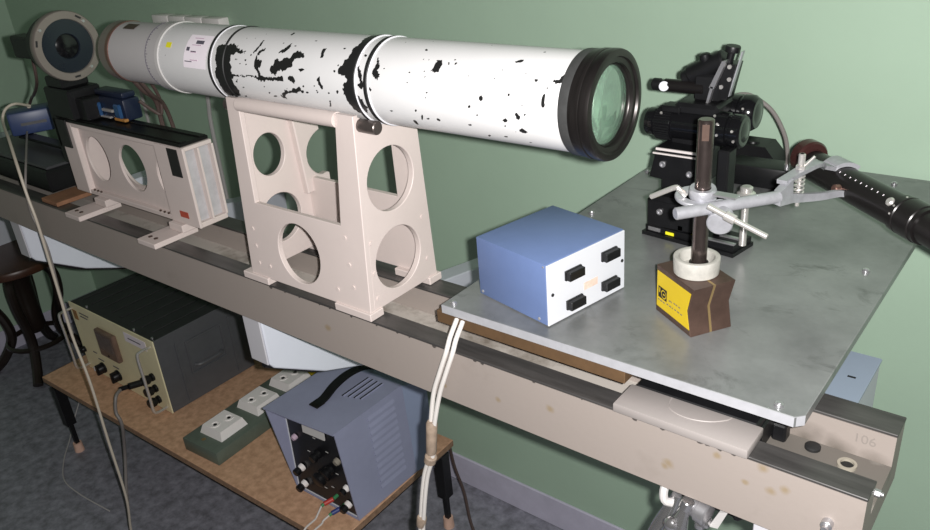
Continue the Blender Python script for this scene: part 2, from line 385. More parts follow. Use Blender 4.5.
# ------------------------------------------------------------------ collimator tube
YC, ZC, R = .655, 1.279, .0484
tb = thing('collimator_tube', 'long white collimator tube with chipped black paint and dark lens cell', 'telescope', (-.78, YC, ZC-R))
CH = [[(-9107,337),(-9061,358),(-8972,372),(-8891,369),(-8813,397),(-8730,361),(-8692,329),(-8469,301),(-8591,280),(-8679,263),(-8767,240),(-8776,162),(-8747,106),(-8756,36),(-8727,2),(-8514,12),(-8180,15),(-7749,45),(-7742,1),(-7902,-13),(-8192,-25),(-8295,-3),(-8519,-5),(-8713,-13),(-8773,-62),(-8771,-153),(-8735,-207),(-8799,-316),(-8945,-359),(-9113,-365),(-9106,-284),(-9103,-117),(-9118,-16),(-9098,46),(-9051,85),(-9084,165),(-9085,249)],[(-8282,501),(-8261,434),(-8286,338),(-8345,272),(-8344,309),(-8301,389)],[(-8140,392),(-8157,334),(-8221,281),(-8279,289),(-8224,355)],[(-8279,289),(-8215,211),(-8149,204),(-8174,135),(-8221,131),(-8177,67),(-8174,-24),(-8207,-15),(-8242,74),(-8294,115),(-8282,184)],[(-7726,488),(-7736,388),(-7782,322),(-7902,319),(-7826,369),(-7773,440)],[(-7988,115),(-7941,180),(-7922,242),(-7866,253),(-7820,215),(-7740,266),(-7645,284),(-7635,332),(-7575,373),(-7446,352),(-7421,323),(-7474,273),(-7555,267),(-7589,220),(-7581,183),(-7678,155),(-7744,111),(-7820,116),(-7869,57),(-7938,63),(-7989,82)],[(-7447,122),(-7412,167),(-7315,174),(-7393,147)],[(-7651,63),(-7558,77),(-7531,29),(-7559,-18),(-7622,-1),(-7669,18)],[(-7782,-121),(-7709,-126),(-7582,-77),(-7472,-56),(-7458,-102),(-7574,-130),(-7659,-129),(-7771,-172),(-7830,-207),(-7799,-257),(-7894,-244),(-7907,-216)],[(-7907,624),(-7917,698),(-7871,672),(-7869,605)],[(-7149,81),(-7101,106),(-7103,32),(-7145,50)],[(-8613,196),(-8625,190),(-8656,186),(-8689,186),(-8703,190),(-8691,196),(-8659,200),(-8627,200)],[(-8451,195),(-8454,187),(-8467,183),(-8480,185),(-8487,193),(-8484,201),(-8472,205),(-8458,203)],[(-8425,147),(-8430,138),(-8443,134),(-8456,136),(-8462,144),(-8457,152),(-8444,157),(-8431,154)],[(-8668,-82),(-8700,-108),(-8724,-117),(-8724,-105),(-8703,-77),(-8673,-52),(-8652,-44),(-8649,-55)],[(-8572,-161),(-8586,-168),(-8612,-174),(-8633,-173),(-8638,-168),(-8624,-160),(-8598,-155),(-8577,-156)],[(-8139,-105),(-8150,-115),(-8165,-121),(-8177,-118),(-8177,-109),(-8166,-99),(-8150,-94),(-8139,-97)],[(-8088,-185),(-8102,-196),(-8119,-203),(-8130,-200),(-8128,-189),(-8114,-178),(-8097,-172),(-8086,-175)],[(-7978,-224),(-7999,-235),(-8037,-244),(-8067,-244),(-8073,-236),(-8052,-225),(-8015,-217),(-7985,-217)],[(-7387,-32),(-7395,-41),(-7408,-45),(-7419,-43),(-7421,-35),(-7414,-26),(-7401,-22),(-7390,-24)],[(-7343,-102),(-7353,-110),(-7372,-115),(-7388,-113),(-7391,-107),(-7381,-99),(-7362,-94),(-7347,-96)],[(-8648,-313),(-8668,-324),(-8699,-332),(-8721,-332),(-8721,-323),(-8700,-312),(-8671,-305),(-8649,-305)],[(-8361,267),(-8363,258),(-8375,254),(-8389,256),(-8397,264),(-8395,273),(-8384,277),(-8370,274)],[(-6705,815),(-6631,872),(-6546,631),(-6535,479),(-6536,354),(-6549,256),(-6556,142),(-6560,-17),(-6565,-141),(-6578,-311),(-6636,-321),(-6678,-241),(-6723,-145),(-6736,-33),(-6705,63),(-6661,107),(-6687,143),(-6782,158),(-6818,208),(-6770,251),(-6734,326),(-6689,395),(-6699,482),(-6658,555)],[(-6527,257),(-6493,295),(-6485,226),(-6431,174),(-6418,109),(-6387,67),(-6372,46),(-6423,19),(-6492,35),(-6483,70),(-6450,95),(-6495,169)],[(-6556,-28),(-6510,-71),(-6452,-90),(-6447,-154),(-6427,-207),(-6481,-314),(-6513,-266),(-6541,-179),(-6566,-115)],[(-6432,395),(-6432,382),(-6449,375),(-6471,379),(-6486,391),(-6486,404),(-6470,411),(-6447,407)],[(-6254,289),(-6261,387),(-6209,328),(-6208,247),(-6172,161),(-6175,128),(-6268,175),(-6286,230)],[(-6308,56),(-6271,21),(-6299,3),(-6320,28)],[(-7169,430),(-7109,443),(-7115,391),(-7100,313),(-7143,315),(-7161,374)],[(-7155,77),(-7113,87),(-7106,41),(-7055,-2),(-7092,-46),(-7124,4),(-7160,37)],[(-6997,-148),(-7015,-208),(-7082,-300),(-7069,-246)],[(-6803,249),(-6805,240),(-6815,236),(-6828,239),(-6835,246),(-6833,255),(-6823,259),(-6810,257)],[(-6849,183),(-6853,173),(-6867,168),(-6882,171),(-6889,180),(-6885,190),(-6872,195),(-6857,192)],[(-6813,-45),(-6824,-61),(-6842,-70),(-6854,-64),(-6855,-49),(-6844,-32),(-6827,-25),(-6815,-30)],[(-6970,-75),(-6979,-84),(-6994,-90),(-7005,-87),(-7006,-78),(-6997,-68),(-6983,-63),(-6972,-66)],[(-7163,-86),(-7171,-94),(-7183,-98),(-7192,-96),(-7193,-89),(-7185,-81),(-7174,-77),(-7165,-79)],[(-6107,266),(-6108,258),(-6118,254),(-6129,256),(-6136,264),(-6135,272),(-6125,276),(-6114,273)],[(-6032,-199),(-6044,-206),(-6067,-212),(-6087,-212),(-6092,-207),(-6080,-199),(-6057,-194),(-6038,-193)],[(-5661,-144),(-5670,-156),(-5683,-162),(-5692,-159),(-5692,-148),(-5683,-136),(-5670,-130),(-5661,-133)],[(-5769,-342),(-5788,-350),(-5804,-339),(-5808,-317),(-5799,-298),(-5780,-291),(-5763,-300),(-5757,-321)],[(-7336,-103),(-7349,-114),(-7373,-120),(-7393,-118),(-7397,-109),(-7383,-98),(-7359,-92),(-7340,-94)],[(-7419,-103),(-7436,-120),(-7462,-129),(-7480,-125),(-7481,-109),(-7464,-93),(-7440,-84),(-7421,-88)],[(-7375,160),(-7389,148),(-7424,140),(-7460,142),(-7476,153),(-7463,166),(-7428,173),(-7392,171)],[(-7413,316),(-7417,298),(-7444,289),(-7477,294),(-7498,310),(-7494,329),(-7468,339),(-7435,333)],[(-6811,463),(-6813,457),(-6827,453),(-6844,454),(-6855,460),(-6853,467),(-6840,470),(-6822,469)],[(-5469,292),(-5460,355),(-5442,410),(-5381,407),(-5347,351),(-5371,288),(-5422,260)],[(-5648,541),(-5647,530),(-5658,525),(-5676,528),(-5689,537),(-5690,547),(-5678,553),(-5661,550)],[(-5270,389),(-5266,374),(-5272,367),(-5282,373),(-5293,387),(-5297,402),(-5292,408),(-5281,403)],[(-5187,409),(-5180,398),(-5183,386),(-5195,378),(-5208,380),(-5214,391),(-5211,404),(-5200,411)],[(-5548,281),(-5549,274),(-5556,271),(-5566,273),(-5572,279),(-5570,286),(-5563,289),(-5554,287)],[(-5519,206),(-5521,201),(-5526,198),(-5533,200),(-5537,204),(-5536,209),(-5530,212),(-5523,210)],[(-5473,68),(-5477,63),(-5488,60),(-5499,61),(-5504,66),(-5499,71),(-5488,74),(-5477,73)],[(-5758,147),(-5760,142),(-5767,139),(-5773,141),(-5777,145),(-5775,151),(-5768,153),(-5761,152)],[(-5670,-149),(-5680,-164),(-5693,-171),(-5699,-166),(-5697,-152),(-5688,-137),(-5676,-130),(-5669,-135)],[(-5613,-224),(-5636,-259),(-5658,-277),(-5661,-263),(-5647,-228),(-5626,-195),(-5608,-181),(-5602,-192)],[(-5516,-232),(-5530,-240),(-5556,-247),(-5578,-248),(-5584,-242),(-5570,-233),(-5545,-226),(-5522,-226)],[(-5387,-243),(-5404,-252),(-5423,-248),(-5433,-234),(-5429,-219),(-5412,-212),(-5393,-215),(-5382,-228)],[(-5776,-383),(-5798,-388),(-5809,-365),(-5808,-332),(-5795,-308),(-5775,-304),(-5759,-322),(-5759,-354)],[(-4923,-22),(-4930,-35),(-4945,-41),(-4959,-38),(-4963,-26),(-4956,-14),(-4941,-8),(-4927,-11)],[(-4767,78),(-4774,60),(-4792,51),(-4809,57),(-4817,73),(-4810,91),(-4793,99),(-4775,94)],[(-4845,-102),(-4851,-111),(-4863,-116),(-4872,-114),(-4874,-105),(-4867,-96),(-4856,-91),(-4847,-93)],[(-4923,74),(-4926,69),(-4932,67),(-4938,68),(-4940,72),(-4938,77),(-4932,80),(-4926,78)],[(-4966,-236),(-4978,-247),(-5000,-254),(-5018,-253),(-5022,-245),(-5009,-234),(-4988,-227),(-4970,-228)],[(-4805,-379),(-4821,-397),(-4840,-408),(-4850,-405),(-4845,-389),(-4830,-372),(-4813,-363),(-4802,-365)],[(-4520,473),(-4482,501),(-4423,517),(-4432,475),(-4487,461)],[(-4257,658),(-4259,651),(-4273,646),(-4290,646),(-4301,652),(-4299,660),(-4285,665),(-4268,664)],[(-4588,370),(-4590,366),(-4599,364),(-4609,365),(-4614,368),(-4612,372),(-4603,374),(-4593,373)],[(-4661,278),(-4661,273),(-4666,271),(-4673,272),(-4677,277),(-4676,282),(-4671,285),(-4665,283)],[(-4172,304),(-4175,294),(-4190,289),(-4207,291),(-4217,300),(-4214,310),(-4199,315),(-4182,313)],[(-4016,306),(-4016,336),(-3958,334),(-3947,371),(-3916,399),(-3881,330),(-3918,292),(-3979,287)],[(-4039,242),(-4041,235),(-4051,232),(-4063,233),(-4069,239),(-4066,245),(-4056,249),(-4045,247)],[(-4095,125),(-4082,175),(-4054,186),(-4058,139),(-4051,65),(-4084,51),(-4096,88)],[(-4448,139),(-4451,130),(-4462,125),(-4474,128),(-4480,137),(-4477,146),(-4466,151),(-4454,148)],[(-4651,90),(-4653,85),(-4659,82),(-4665,84),(-4668,88),(-4666,93),(-4660,96),(-4654,94)],[(-4770,79),(-4775,59),(-4787,50),(-4799,57),(-4805,75),(-4801,95),(-4789,104),(-4776,97)],[(-4295,56),(-4298,49),(-4306,46),(-4313,47),(-4316,53),(-4313,60),(-4306,63),(-4298,61)],[(-4394,-39),(-4370,-20),(-4328,-55),(-4354,-94),(-4387,-81)],[(-4261,-28),(-4266,-35),(-4278,-40),(-4289,-38),(-4293,-32),(-4288,-25),(-4276,-21),(-4265,-22)],[(-4560,-115),(-4505,-93),(-4484,-123),(-4531,-142)],[(-4528,-186),(-4534,-195),(-4544,-200),(-4551,-197),(-4551,-189),(-4545,-180),(-4535,-176),(-4528,-178)],[(-4378,-204),(-4336,-184),(-4287,-220),(-4317,-250),(-4381,-235)],[(-4422,-242),(-4427,-249),(-4435,-254),(-4440,-252),(-4440,-245),(-4434,-237),(-4427,-233),(-4422,-235)],[(-4801,-379),(-4816,-393),(-4837,-403),(-4851,-402),(-4850,-391),(-4836,-377),(-4816,-368),(-4801,-369)],[(-4575,-343),(-4588,-355),(-4609,-364),(-4626,-364),(-4627,-355),(-4614,-343),(-4594,-335),(-4578,-335)],[(-4312,-392),(-4322,-403),(-4338,-410),(-4350,-411),(-4351,-404),(-4340,-393),(-4325,-386),(-4313,-386)]]
def tube_mesh(name, x0, x1, r, par):
    nx, na = int((x1-x0)/.0012), 230
    xs = np.linspace(x0, x1, nx); th = np.arange(na)/na*2*np.pi - np.pi
    X, TH = np.meshgrid(xs, th, indexing='ij')
    co = np.stack([X, YC - r*np.cos(TH), ZC + r*np.sin(TH)], -1).reshape(-1, 3)
    i = np.arange(nx-1)[:, None]*na; j = np.arange(na)[None, :]; j2 = (j+1) % na
    q = np.stack([i+j, i+na+j, i+na+j2, i+j2], -1).reshape(-1, 4)
    me = bpy.data.meshes.new(name); M = WM[par.name]
    co2 = co - np.array(M.translation)
    me.vertices.add(len(co)); me.vertices.foreach_set('co', co2.astype(np.float32).ravel())
    me.loops.add(q.size); me.loops.foreach_set('vertex_index', q.ravel().astype(np.int32))
    me.polygons.add(len(q)); me.polygons.foreach_set('loop_start', np.arange(0, q.size, 4, dtype=np.int32))
    me.polygons.foreach_set('use_smooth', np.ones(len(q), dtype=bool))
    me.update(); me.validate()
    # chip mask: polygons in 0.1 mm (along tube, around tube), ragged edges
    rs = np.random.RandomState(3)
    nz = rs.rand(nx//3+2, na//3+2)
    def noise(sc):
        a = X/.0012/sc*1.0 - x0/.0012/sc; b = (TH+np.pi)/(2*np.pi)*na/sc
        ai, bi = np.floor(a).astype(int), np.floor(b).astype(int); fa, fb = a-ai, b-bi
        G = np.random.RandomState(int(sc*10)).rand(int(a.max())+3, int(b.max())+3)
        return (G[ai, bi]*(1-fa)+G[ai+1, bi]*fa)*(1-fb) + (G[ai, bi+1]*(1-fa)+G[ai+1, bi+1]*fa)*fb - .5
    S = TH*R*1000; XX = X*1000
    Sn = S + 1.6*noise(1.0) + 2.4*noise(1.6) + 2.6*noise(3.3); Xn = XX + 1.6*noise(1.15) + 2.4*noise(1.9) + 2.6*noise(3.7)
    mask = np.zeros_like(X)
    for pl in CH:
        p = np.array(pl)/10.
        mn, mx = p.min(0)-3, p.max(0)+3
        big = (mx-mn).min() > 13
        sx, ss = (Xn, Sn) if big else (XX + .25*(Xn-XX), S + .25*(Sn-S))
        sel = (XX > mn[0]) & (XX < mx[0]) & (S > mn[1]) & (S < mx[1])
        if not sel.any(): continue
        ii = np.nonzero(sel); acc = np.zeros(len(ii[0]))
        for ox, oy in ((-.3, -.3), (.3, -.3), (-.3, .3), (.3, .3)):
            px, py = sx[ii]+ox, ss[ii]+oy; ins = np.zeros(len(px), bool); n = len(p)
            for k in range(n):
                (xa, ya), (xb, yb) = p[k], p[(k+1) % n]
                if ya == yb: continue
                c = ((ya > py) != (yb > py)) & (px < (xb-xa)*(py-ya)/(yb-ya)+xa); ins ^= c
            acc += ins*.25
        mask[ii] = np.maximum(mask[ii], acc)
    # small scattered specks
    n3 = noise(2.0)*.6 + noise(3.4)*.5
    dens = np.where((XX > -900) & (XX < -640), .405, .445)
    mask = np.maximum(mask, (n3 > dens).astype(float))
    a = me.attributes.new('chip', 'FLOAT', 'POINT'); a.data.foreach_set('value', mask.ravel().astype(np.float32))
    me.materials.append(g['chip'])
    o = bpy.data.objects.new(name, me); col.objects.link(o); o.parent = par; WM[o.name] = M
    return o
tube_mesh('main_barrel', -1.045, -.386, R, tb)['label'] = 'white barrel with black chips'
X1 = (1, 0, 0)
def ring(name, m, x0, x1, r, par=tb, ri=None, bev=.0008, label=None):
    ri = ri or R-.003
    return part(name, g[m], par, L((0, YC, ZC), X1, [(x0, ri), (x0, r-bev), (x0+bev, r), (x1-bev, r), (x1, r-bev), (x1, ri)], 96, closed=True, cap=False), label=label)
ring('clamp_band', 'chipblack', -.9235, -.9183, R+.0012); ring('clamp_band', 'white', -.9178, -.9167, R+.0010)
ring('clamp_band', 'chipblack', -.8945, -.8905, R+.0011)
ring('clamp_band', 'chipblack', -.6585, -.6535, R+.0014); ring('clamp_band', 'white', -.6532, -.6518, R+.0016)
ring('clamp_band', 'chipblack', -.6405, -.6345, R+.0012); ring('clamp_band', 'white', -.634, -.6323, R+.0015)
ring('focus_collar', 'offwhite', -1.0475, -1.0385, R+.0015, label='raised collar')
ring('scale_ring', 'rear_paint', -1.072, -1.0470, R-.0004, ri=.040)
ring('rear_barrel', 'rear_paint', -1.178, -1.0715, .0445, ri=.036)
ring('rear_cell', 'copper', -1.186, -1.1775, .0458, ri=.034); ring('rear_cell', 'bronze_steel', -1.206, -1.1855, .0450, ri=.032)
tk = []
for k in range(26):
    t = -1.0+k*.085
    for dx, l in ((-1.0725, .003 if k % 5 else .006),):
        c, s = math.cos(t), math.sin(t); rr = R-.0002
        tk.append(L((dx+.0006, YC-rr*c, ZC+rr*s), (1, 0, 0), [(0, .0004), (l, .0004)], 4))
part('scale_marks', g['ink'], tb, *tk, T([(-1.0718, YC-(R-.0003)*math.cos(t), ZC+(R-.0003)*math.sin(t)) for t in np.linspace(-1.3, 1.5, 40)], .0005, 4, 1))
def patch(name, m, x0, x1, s0, s1, r=R, lift=.0009, par=tb, sk=0, label=None):
    n = 8; v = []; fa = []
    for k in range(n+1):
        t = (s0+(s1-s0)*k/n)/r; d = sk*k/n
        for x in (x0+d, x1+d): v.append((x, YC-(r+lift)*math.cos(t), ZC+(r+lift)*math.sin(t)))
    for k in range(n): fa.append((2*k, 2*k+1, 2*k+3, 2*k+2))
    return part(name, g[m], par, Poly(v, fa), label=label)
s1 = patch('sticker', 'paper', -.978, -.929, .002, .047, sk=.004, label='white inventory sticker with barcode')
patch('barcode', 'ink', -.955, -.938, .0335, .0385, lift=.0013); patch('logo', 'ink', -.972, -.965, .0235, .0285, lift=.0013)
for k, (a, b) in enumerate(((.0215, .013), (.0115, .017), (.031, .02), (.041, .02))): patch('text_line', 'pink_ink', -.962, -.962+b, a, a+.0013, lift=.0013)
patch('text_line', 'ink', -.962, -.950, .0225, .0238, lift=.0013); patch('text_line', 'ink', -.974, -.958, .0095, .0107, lift=.0013)
patch('colour_dot', 'yellow_spot', -1.0215, -1.0095, .025, .0325, label='yellow dot sticker')
patch('name_plate', 'brown_steel', -1.158, -1.128, .047, .060, r=.0446, label='dark metal plate')
# front lens cell
LP = [(-.3800, .044), (-.3800, .0508), (-.374, .0511), (-.3735, .0518), (-.3695, .0518), (-.369, .0512), (-.3665, .0520), (-.3610, .0522), (-.3585, .0514), (-.3578, .0480), (-.3582, .0450), (-.3605, .0440), (-.3610, .0395), (-.3650, .0385), (-.3655, .0368), (-.3800, .0366)]
part('lens_cell', g['gunmetal'], tb, L((0, YC, ZC), X1, LP, 128, cap=False, closed=True), label='dark bronze lens cell')
part('cell_band', g['darkring'], tb, L((0, YC, ZC), X1, [(-.3905, .046), (-.3905, .0502), (-.3900, .0505), (-.3802, .0507), (-.3798, .044)], 128, cap=False), label='grey rear ring of lens cell')
part('retaining_ring', g['gunmetal'], tb, L((0, YC, ZC), X1, [(-.3655, .0386), (-.3640, .0376), (-.3655, .0368), (-.3680, .0370)], 96, cap=False, closed=True))
part('lens', g['glass'], tb, L((0, YC, ZC), X1, [(-.376, 0), (-.375, .03), (-.374, .0366), (-.3672, .0366), (-.3652, .03), (-.3632, .016), (-.3624, 0)], 96, cap=False), label='greenish glass objective')
part('rear_element', g['glass'], tb, L((0, YC, ZC), X1, [(-.390, 0), (-.3895, .03), (-.388, .0365), (-.3835, .0365), (-.3815, .03), (-.3795, 0)], 96, cap=False))
part('baffle', mat('lens_reflection', (.22, .26, .22), .35), tb, L((0, YC, ZC), X1, [(-.3805, .0366), (-.3915, .0366), (-.3915, .040), (-.47, .0405), (-.47, .030), (-.475, .030), (-.475, .044), (-.60, .044), (-.60, 0)], 64, cap=False))  # grey-green inner colour stands in for the room reflected in the lens
part('end_wall', g['black'], tb, L((0, YC, ZC), X1, [(-1.19, .038), (-1.189, 0)], 48, cap=False))

# ------------------------------------------------------------------ cradle of the tube
cr = thing('tube_cradle', 'white painted cast cradle with round cut-outs carrying the tube', 'stand', (-.785, .655, .9905))
side = [(.597, .9995), (.719, .9995), (.7095, 1.244)] + [(.655+.0522*math.cos(a), 1.279+.0522*math.sin(a)) for a in np.linspace(math.radians(-42), math.radians(-138), 14)] + [(.612, 1.244)]
part('side_plate', g['cream'], cr, Pl(side, [circ(.6545, 1.158, .0405), circ(.651, 1.054, .041)], .009, YZ(-.6685), .0008), label='right side plate')
part('side_plate', g['cream'], cr, Pl(side, [circ(.650, 1.158, .0265, .030), circ(.651, 1.064, .036)], .009, YZ(-.8935), .0008), label='left side plate')
wing = [(.697, 1.085), (.742, 1.085), (.742, 1.104), (.738, 1.106)] + [(.741+.036*math.cos(a), 1.137+.034*math.sin(a)) for a in np.linspace(math.radians(250), math.radians(110), 14)] + [(.735, 1.171), (.735, 1.186), (.690, 1.200)]
part('rear_wing', g['cream'], cr, Pl(wing, [], .012, YZ(-.884), .0015))
fm = basis((0, .5935, .9995), (1, 0, 0), (0, .016, .245))
part('front_panel', g['cream'], cr, Pl([(-.8985, 0), (-.6635, 0), (-.6635, .249), (-.693, .249), (-.703, .110), (-.868, .110), (-.874, .249), (-.8985, .249)], [circ(-.790, .053, .041, .042)], .008, fm, .0008), label='front panel with round hole')
part('cross_bar', g['cream'], cr, Cy((-.876, .6095, 1.240), (-.694, .6095, 1.240), .0092, n=28))
part('rear_panel', g['cream'], cr, Pl([(-.889, .9995), (-.673, .9995), (-.673, 1.242), (-.711, 1.242), (-.711, 1.107), (-.889, 1.107)], [circ(-.79, 1.052, .036)], .008, XZ(.712), .0008))
for (xa, xb, ya, yb) in ((-.915, -.860, .586, .610), (-.726, -.661, .586, .610), (-.915, -.860, .700, .7245), (-.726, -.661, .700, .7245)):
    part('foot', g['cream'], cr, B(xa, xb, ya, yb, .9906, 1.001, .001))
for x, z in ((-.882, 1.07), (-.880, 1.045), (-.878, 1.02), (-.697, 1.095), (-.694, 1.06), (-.690, 1.03), (-.855, 1.02), (-.72, 1.02)):
    part('bolt_head', g['cream'], cr, Cy((x, .5895+.016*(z-.9995)/.245-.0012, z), (x, .596, z), .0028, n=10))
for y, z in ((.607, 1.09), (.606, 1.05), (.606, 1.015), (.701, 1.09), (.703, 1.03)): part('bolt_head', g['cream'], cr, Cy((-.6655, y, z), (-.6625, y, z), .0028, n=10))
for x0, x1 in ((-.675, -.636), (-.913, -.889)):
    part('roller', g['roller_steel'], cr, Cy((x0, .6165, 1.2350), (x1, .6165, 1.2350), .0078, n=28, bev=.001))
part('roller', g['roller_steel'], cr, Cy((-.9, .6865, 1.2335), (-.668, .6865, 1.2335), .0066, n=24, bev=.001))

# ------------------------------------------------------------------ small carriage frame on the left
cf = thing('carriage_frame', 'white cast frame with oval cut-outs and black dovetail rail on top', 'stand', (-1.27, .66, .9905))
w_ = [circ(-1.262, 1.082, .039, .041), circ(-1.375, 1.082, .036, .041), circ(-1.150, 1.082, .039, .041)]
part('front_web', g['cream'], cf, Pl([(-1.43, 1.02), (-1.12, 1.02), (-1.12, 1.139), (-1.43, 1.139)], w_, .005, XZ(.6465), .0006))
part('rear_web', g['cream'], cf, Pl([(-1.455, 1.02), (-1.10, 1.02), (-1.10, 1.139), (-1.455, 1.139)], [circ(-1.325, 1.074, .050, .046)], .005, XZ(.6845), .0006))
part('bottom_plate', g['cream'], cf, B(-1.466, -1.081, .6345, .688, 1.012, 1.0205, .001))
part('top_plate', g['cream'], cf, B(-1.466, -1.081, .6335, .688, 1.138, 1.1445, .001))
part('left_post', g['cream'], cf, B(-1.4665, -1.418, .633, .688, 1.0125, 1.144, .0015))
part('right_post', g['cream'], cf, B(-1.158, -1.079, .633, .638, 1.0125, 1.144, .001), B(-1.158, -1.152, .638, .688, 1.0205, 1.138))
part('end_rib', g['cream'], cf, B(-1.155, -1.079, .6590, .6625, 1.0205, 1.138, .0006), B(-1.155, -1.079, .6845, .6885, 1.0205, 1.138, .0006))
part('end_wall', mat('grey_casting', (.42, .41, .42), .6, var=.15, vs=60), cf, B(-1.093, -1.090, .638, .686, 1.0205, 1.138))
part('dovetail_rail', g['rail_black'], cf, B(-1.464, -1.086, .6345, .687, 1.1446, 1.1505, .0012), B(-1.464, -1.086, .638, .648, 1.1504, 1.1525, .0008), B(-1.464, -1.086, .672, .684, 1.1504, 1.1525, .0008))
part('black_patch', g['chipblack'], cf, B(-1.121, -1.094, .6318, .6331, 1.096, 1.141))
part('black_cover', g['chipblack'], cf, B(-1.472, -1.432, .6305, .6332, 1.098, 1.149), B(-1.472, -1.4668, .6305, .665, 1.098, 1.149))
part('red_tag', g['redpaint'], cf, B(-1.128, -1.105, .6325, .6331, 1.025, 1.0355))
part('rivets', g['brown_steel'], cf, *[Cy((x, .6336, 1.0245), (x, .631, 1.0245), .0018, n=8) for x in (-1.186, -1.174, -1.162, -1.396, -1.385, -1.374)])
for x in (-1.386, -1.150):
    f_ = part('clamp_foot', g['cream'], cf, B(x-.024, x+.026, .574, .655, .9906, .9995, .001))
    part('foot_block', g['cream'], cf, B(x-.008, x+.03, .625, .66, .9996, 1.0125, .001))
    part('foot_screw', g['brown_steel'], f_, Cy((x-.01, .590, .999), (x-.01, .590, 1.0005), .0035, n=12), Cy((x+.006, .590, .999), (x+.006, .590, 1.0005), .0035, n=12))

# ------------------------------------------------------------------ detector head at the tube's far end
dh = thing('detector_head', 'round dark detector head with grey rim on a black tower left of the tube', 'instrument', (-1.43, .66, 1.153))
part('rim', g['steel'] if False else mat('bronze_rim', (.24, .21, .185), .45, metal=.4, var=.15), dh, L((0, .656, 1.275), X1, [(-1.4040, .040), (-1.4040, .0562), (-1.4020, .0575), (-1.3900, .0575), (-1.3880, .0562), (-1.3880, .0445), (-1.3910, .0435)], 72, cap=False))
part('glass_disc', mat('navy_glass', (.010, .014, .022), .25, var=.2), dh, L((0, .656, 1.275), X1, [(-1.4040, .044), (-1.3910, .044), (-1.3905, .021), (-1.3930, .0195)], 72, cap=False))
part('pupil', g['blackgloss'], dh, L((0, .656, 1.275), X1, [(-1.3935, .0198), (-1.3910, .014), (-1.3900, .006), (-1.3898, 0)], 40, cap=False))
part('rim_screw', g['steel'], dh, *[Cy((-1.3890, .655+.0503*math.cos(a), 1.276+.0503*math.sin(a)), (-1.3865, .655+.0503*math.cos(a), 1.276+.0503*math.sin(a)), .0024, n=12) for a in (2.45, 5.35, .75)])
part('rim_slot', g['hole'], dh, *[B(-1.3885, -1.3874, -.005, .005, -.0016, .0016, M=Matrix.Translation((0, .655+.0515*math.cos(a), 1.276+.0515*math.sin(a))) @ Matrix.Rotation(a+math.pi/2, 4, 'X')) for a in (2.9, 4.75, .95)])
part('housing', g['black'], dh, L((0, .656, 1.275), X1, [(-1.47, .030), (-1.465, .036), (-1.430, .038), (-1.4305, .050), (-1.4042, .052)], 48), B(-1.555, -1.468, .634, .664, 1.250, 1.288, .003))
part('tower', g['black'], dh, B(-1.475, -1.388, .630, .690, 1.1527, 1.205, .003), B(-1.465, -1.405, .633, .682, 1.205, 1.224, .003), B(-1.395, -1.36, .64, .685, 1.1527, 1.19, .002))
part('side_arm', g['black'], dh, B(-1.50, -1.4755, .640, .690, 1.06, 1.17, .002), B(-1.80, -1.475, .69, .715, 1.052, 1.0585, .001))
cd = thing('blue_detector', 'small blue instrument with shiny blue end caps behind the white frame rail', 'instrument', (-1.33, .68, 1.153))
part('body', g['navy'], cd, B(-1.385, -1.285, .668, .7, 1.1527, 1.190, .004, 2), B(-1.38, -1.29, .672, .698, 1.190, 1.200, .003, 2))
part('end_cap', g['blue_shiny'], cd, B(-1.372, -1.358, .662, .669, 1.156, 1.180, .002)); part('end_cap', g['blue_shiny'], cd, B(-1.31, -1.292, .662, .669, 1.158, 1.182, .002))
part('metal_strip', g['chrome'], cd, B(-1.352, -1.318, .663, .6685, 1.166, 1.171, .001), B(-1.365, -1.33, .663, .6685, 1.1545, 1.158, .001))
part('bracket', g['orange'], cd, B(-1.318, -1.285, .664, .672, 1.1528, 1.158, .001))
ang = math.atan2(.09, .037)
db = thing('blue_box_unit', 'dark blue electronics box with two cables at the far left', 'instrument', (-1.80, .735, 1.0587), ang)
part('case', g['blue_dev'], db, B(-.052, .050, -.032, .028, 0, .049, .006, 2), local=True)
part('knob', g['black'], db, Cy((.050, 0, .024), (.064, 0, .024), .02, n=20, bev=.002), local=True)
part('terminal', g['cable_cream'], db, Cy((-.005, .0, .049), (-.005, 0, .058), .004, n=10), local=True)
part('emblem', g['grey_dark'], db, B(-.03, .02, -.0326, -.0318, .02, .026), local=True)
solo('signal_cable', g['cable_brown'], 'thin dark cable from the detector head down to the blue box', 'cable', T([(-1.535, .655, 1.2485), (-1.56, .66, 1.20), (-1.66, .69, 1.16), (-1.76, .725, 1.135), (-1.799, .733, 1.116)], .003, 8))
solo('wire_bundle', g['cable_brown'], 'brown wires looping below the rear end of the tube', 'cable',
     T([(-1.245, .67, 1.236), (-1.25, .69, 1.205), (-1.262, .715, 1.18), (-1.268, .72, 1.135), (-1.27, .725, 1.06), (-1.27, .725, .9925)], .004, 8),
     T([(-1.215, .665, 1.238), (-1.225, .69, 1.20), (-1.25, .72, 1.175), (-1.262, .735, 1.13), (-1.262, .738, 1.06), (-1.265, .735, .9925)], .0035, 8),
     T([(-1.27, .69, 1.185), (-1.262, .705, 1.166), (-1.255, .715, 1.158), (-1.25, .716, 1.185), (-1.24, .70, 1.222)], .003, 8))
bx = thing('black_case', 'flat black case lying on the far left end of the bench', 'case', (-1.72, .66, .9906))
part('shell', g['black'], bx, B(-1.90, -1.56, .625, .735, .9906, 1.035, .004)); part('lid', g['grey_dark'], bx, B(-1.895, -1.565, .63, .73, 1.0352, 1.041, .002))
solo('brown_block', g['rust_wood'], 'flat reddish brown wood block on the bench left of the white frame', 'block', B(-1.535, -1.475, .592, .66, .9906, .9985, .001))
hc = thing('wall_cabinet', 'white cabinet with dark panel on the left wall behind the stool', 'cabinet', (-3.0, 1.05, .45))
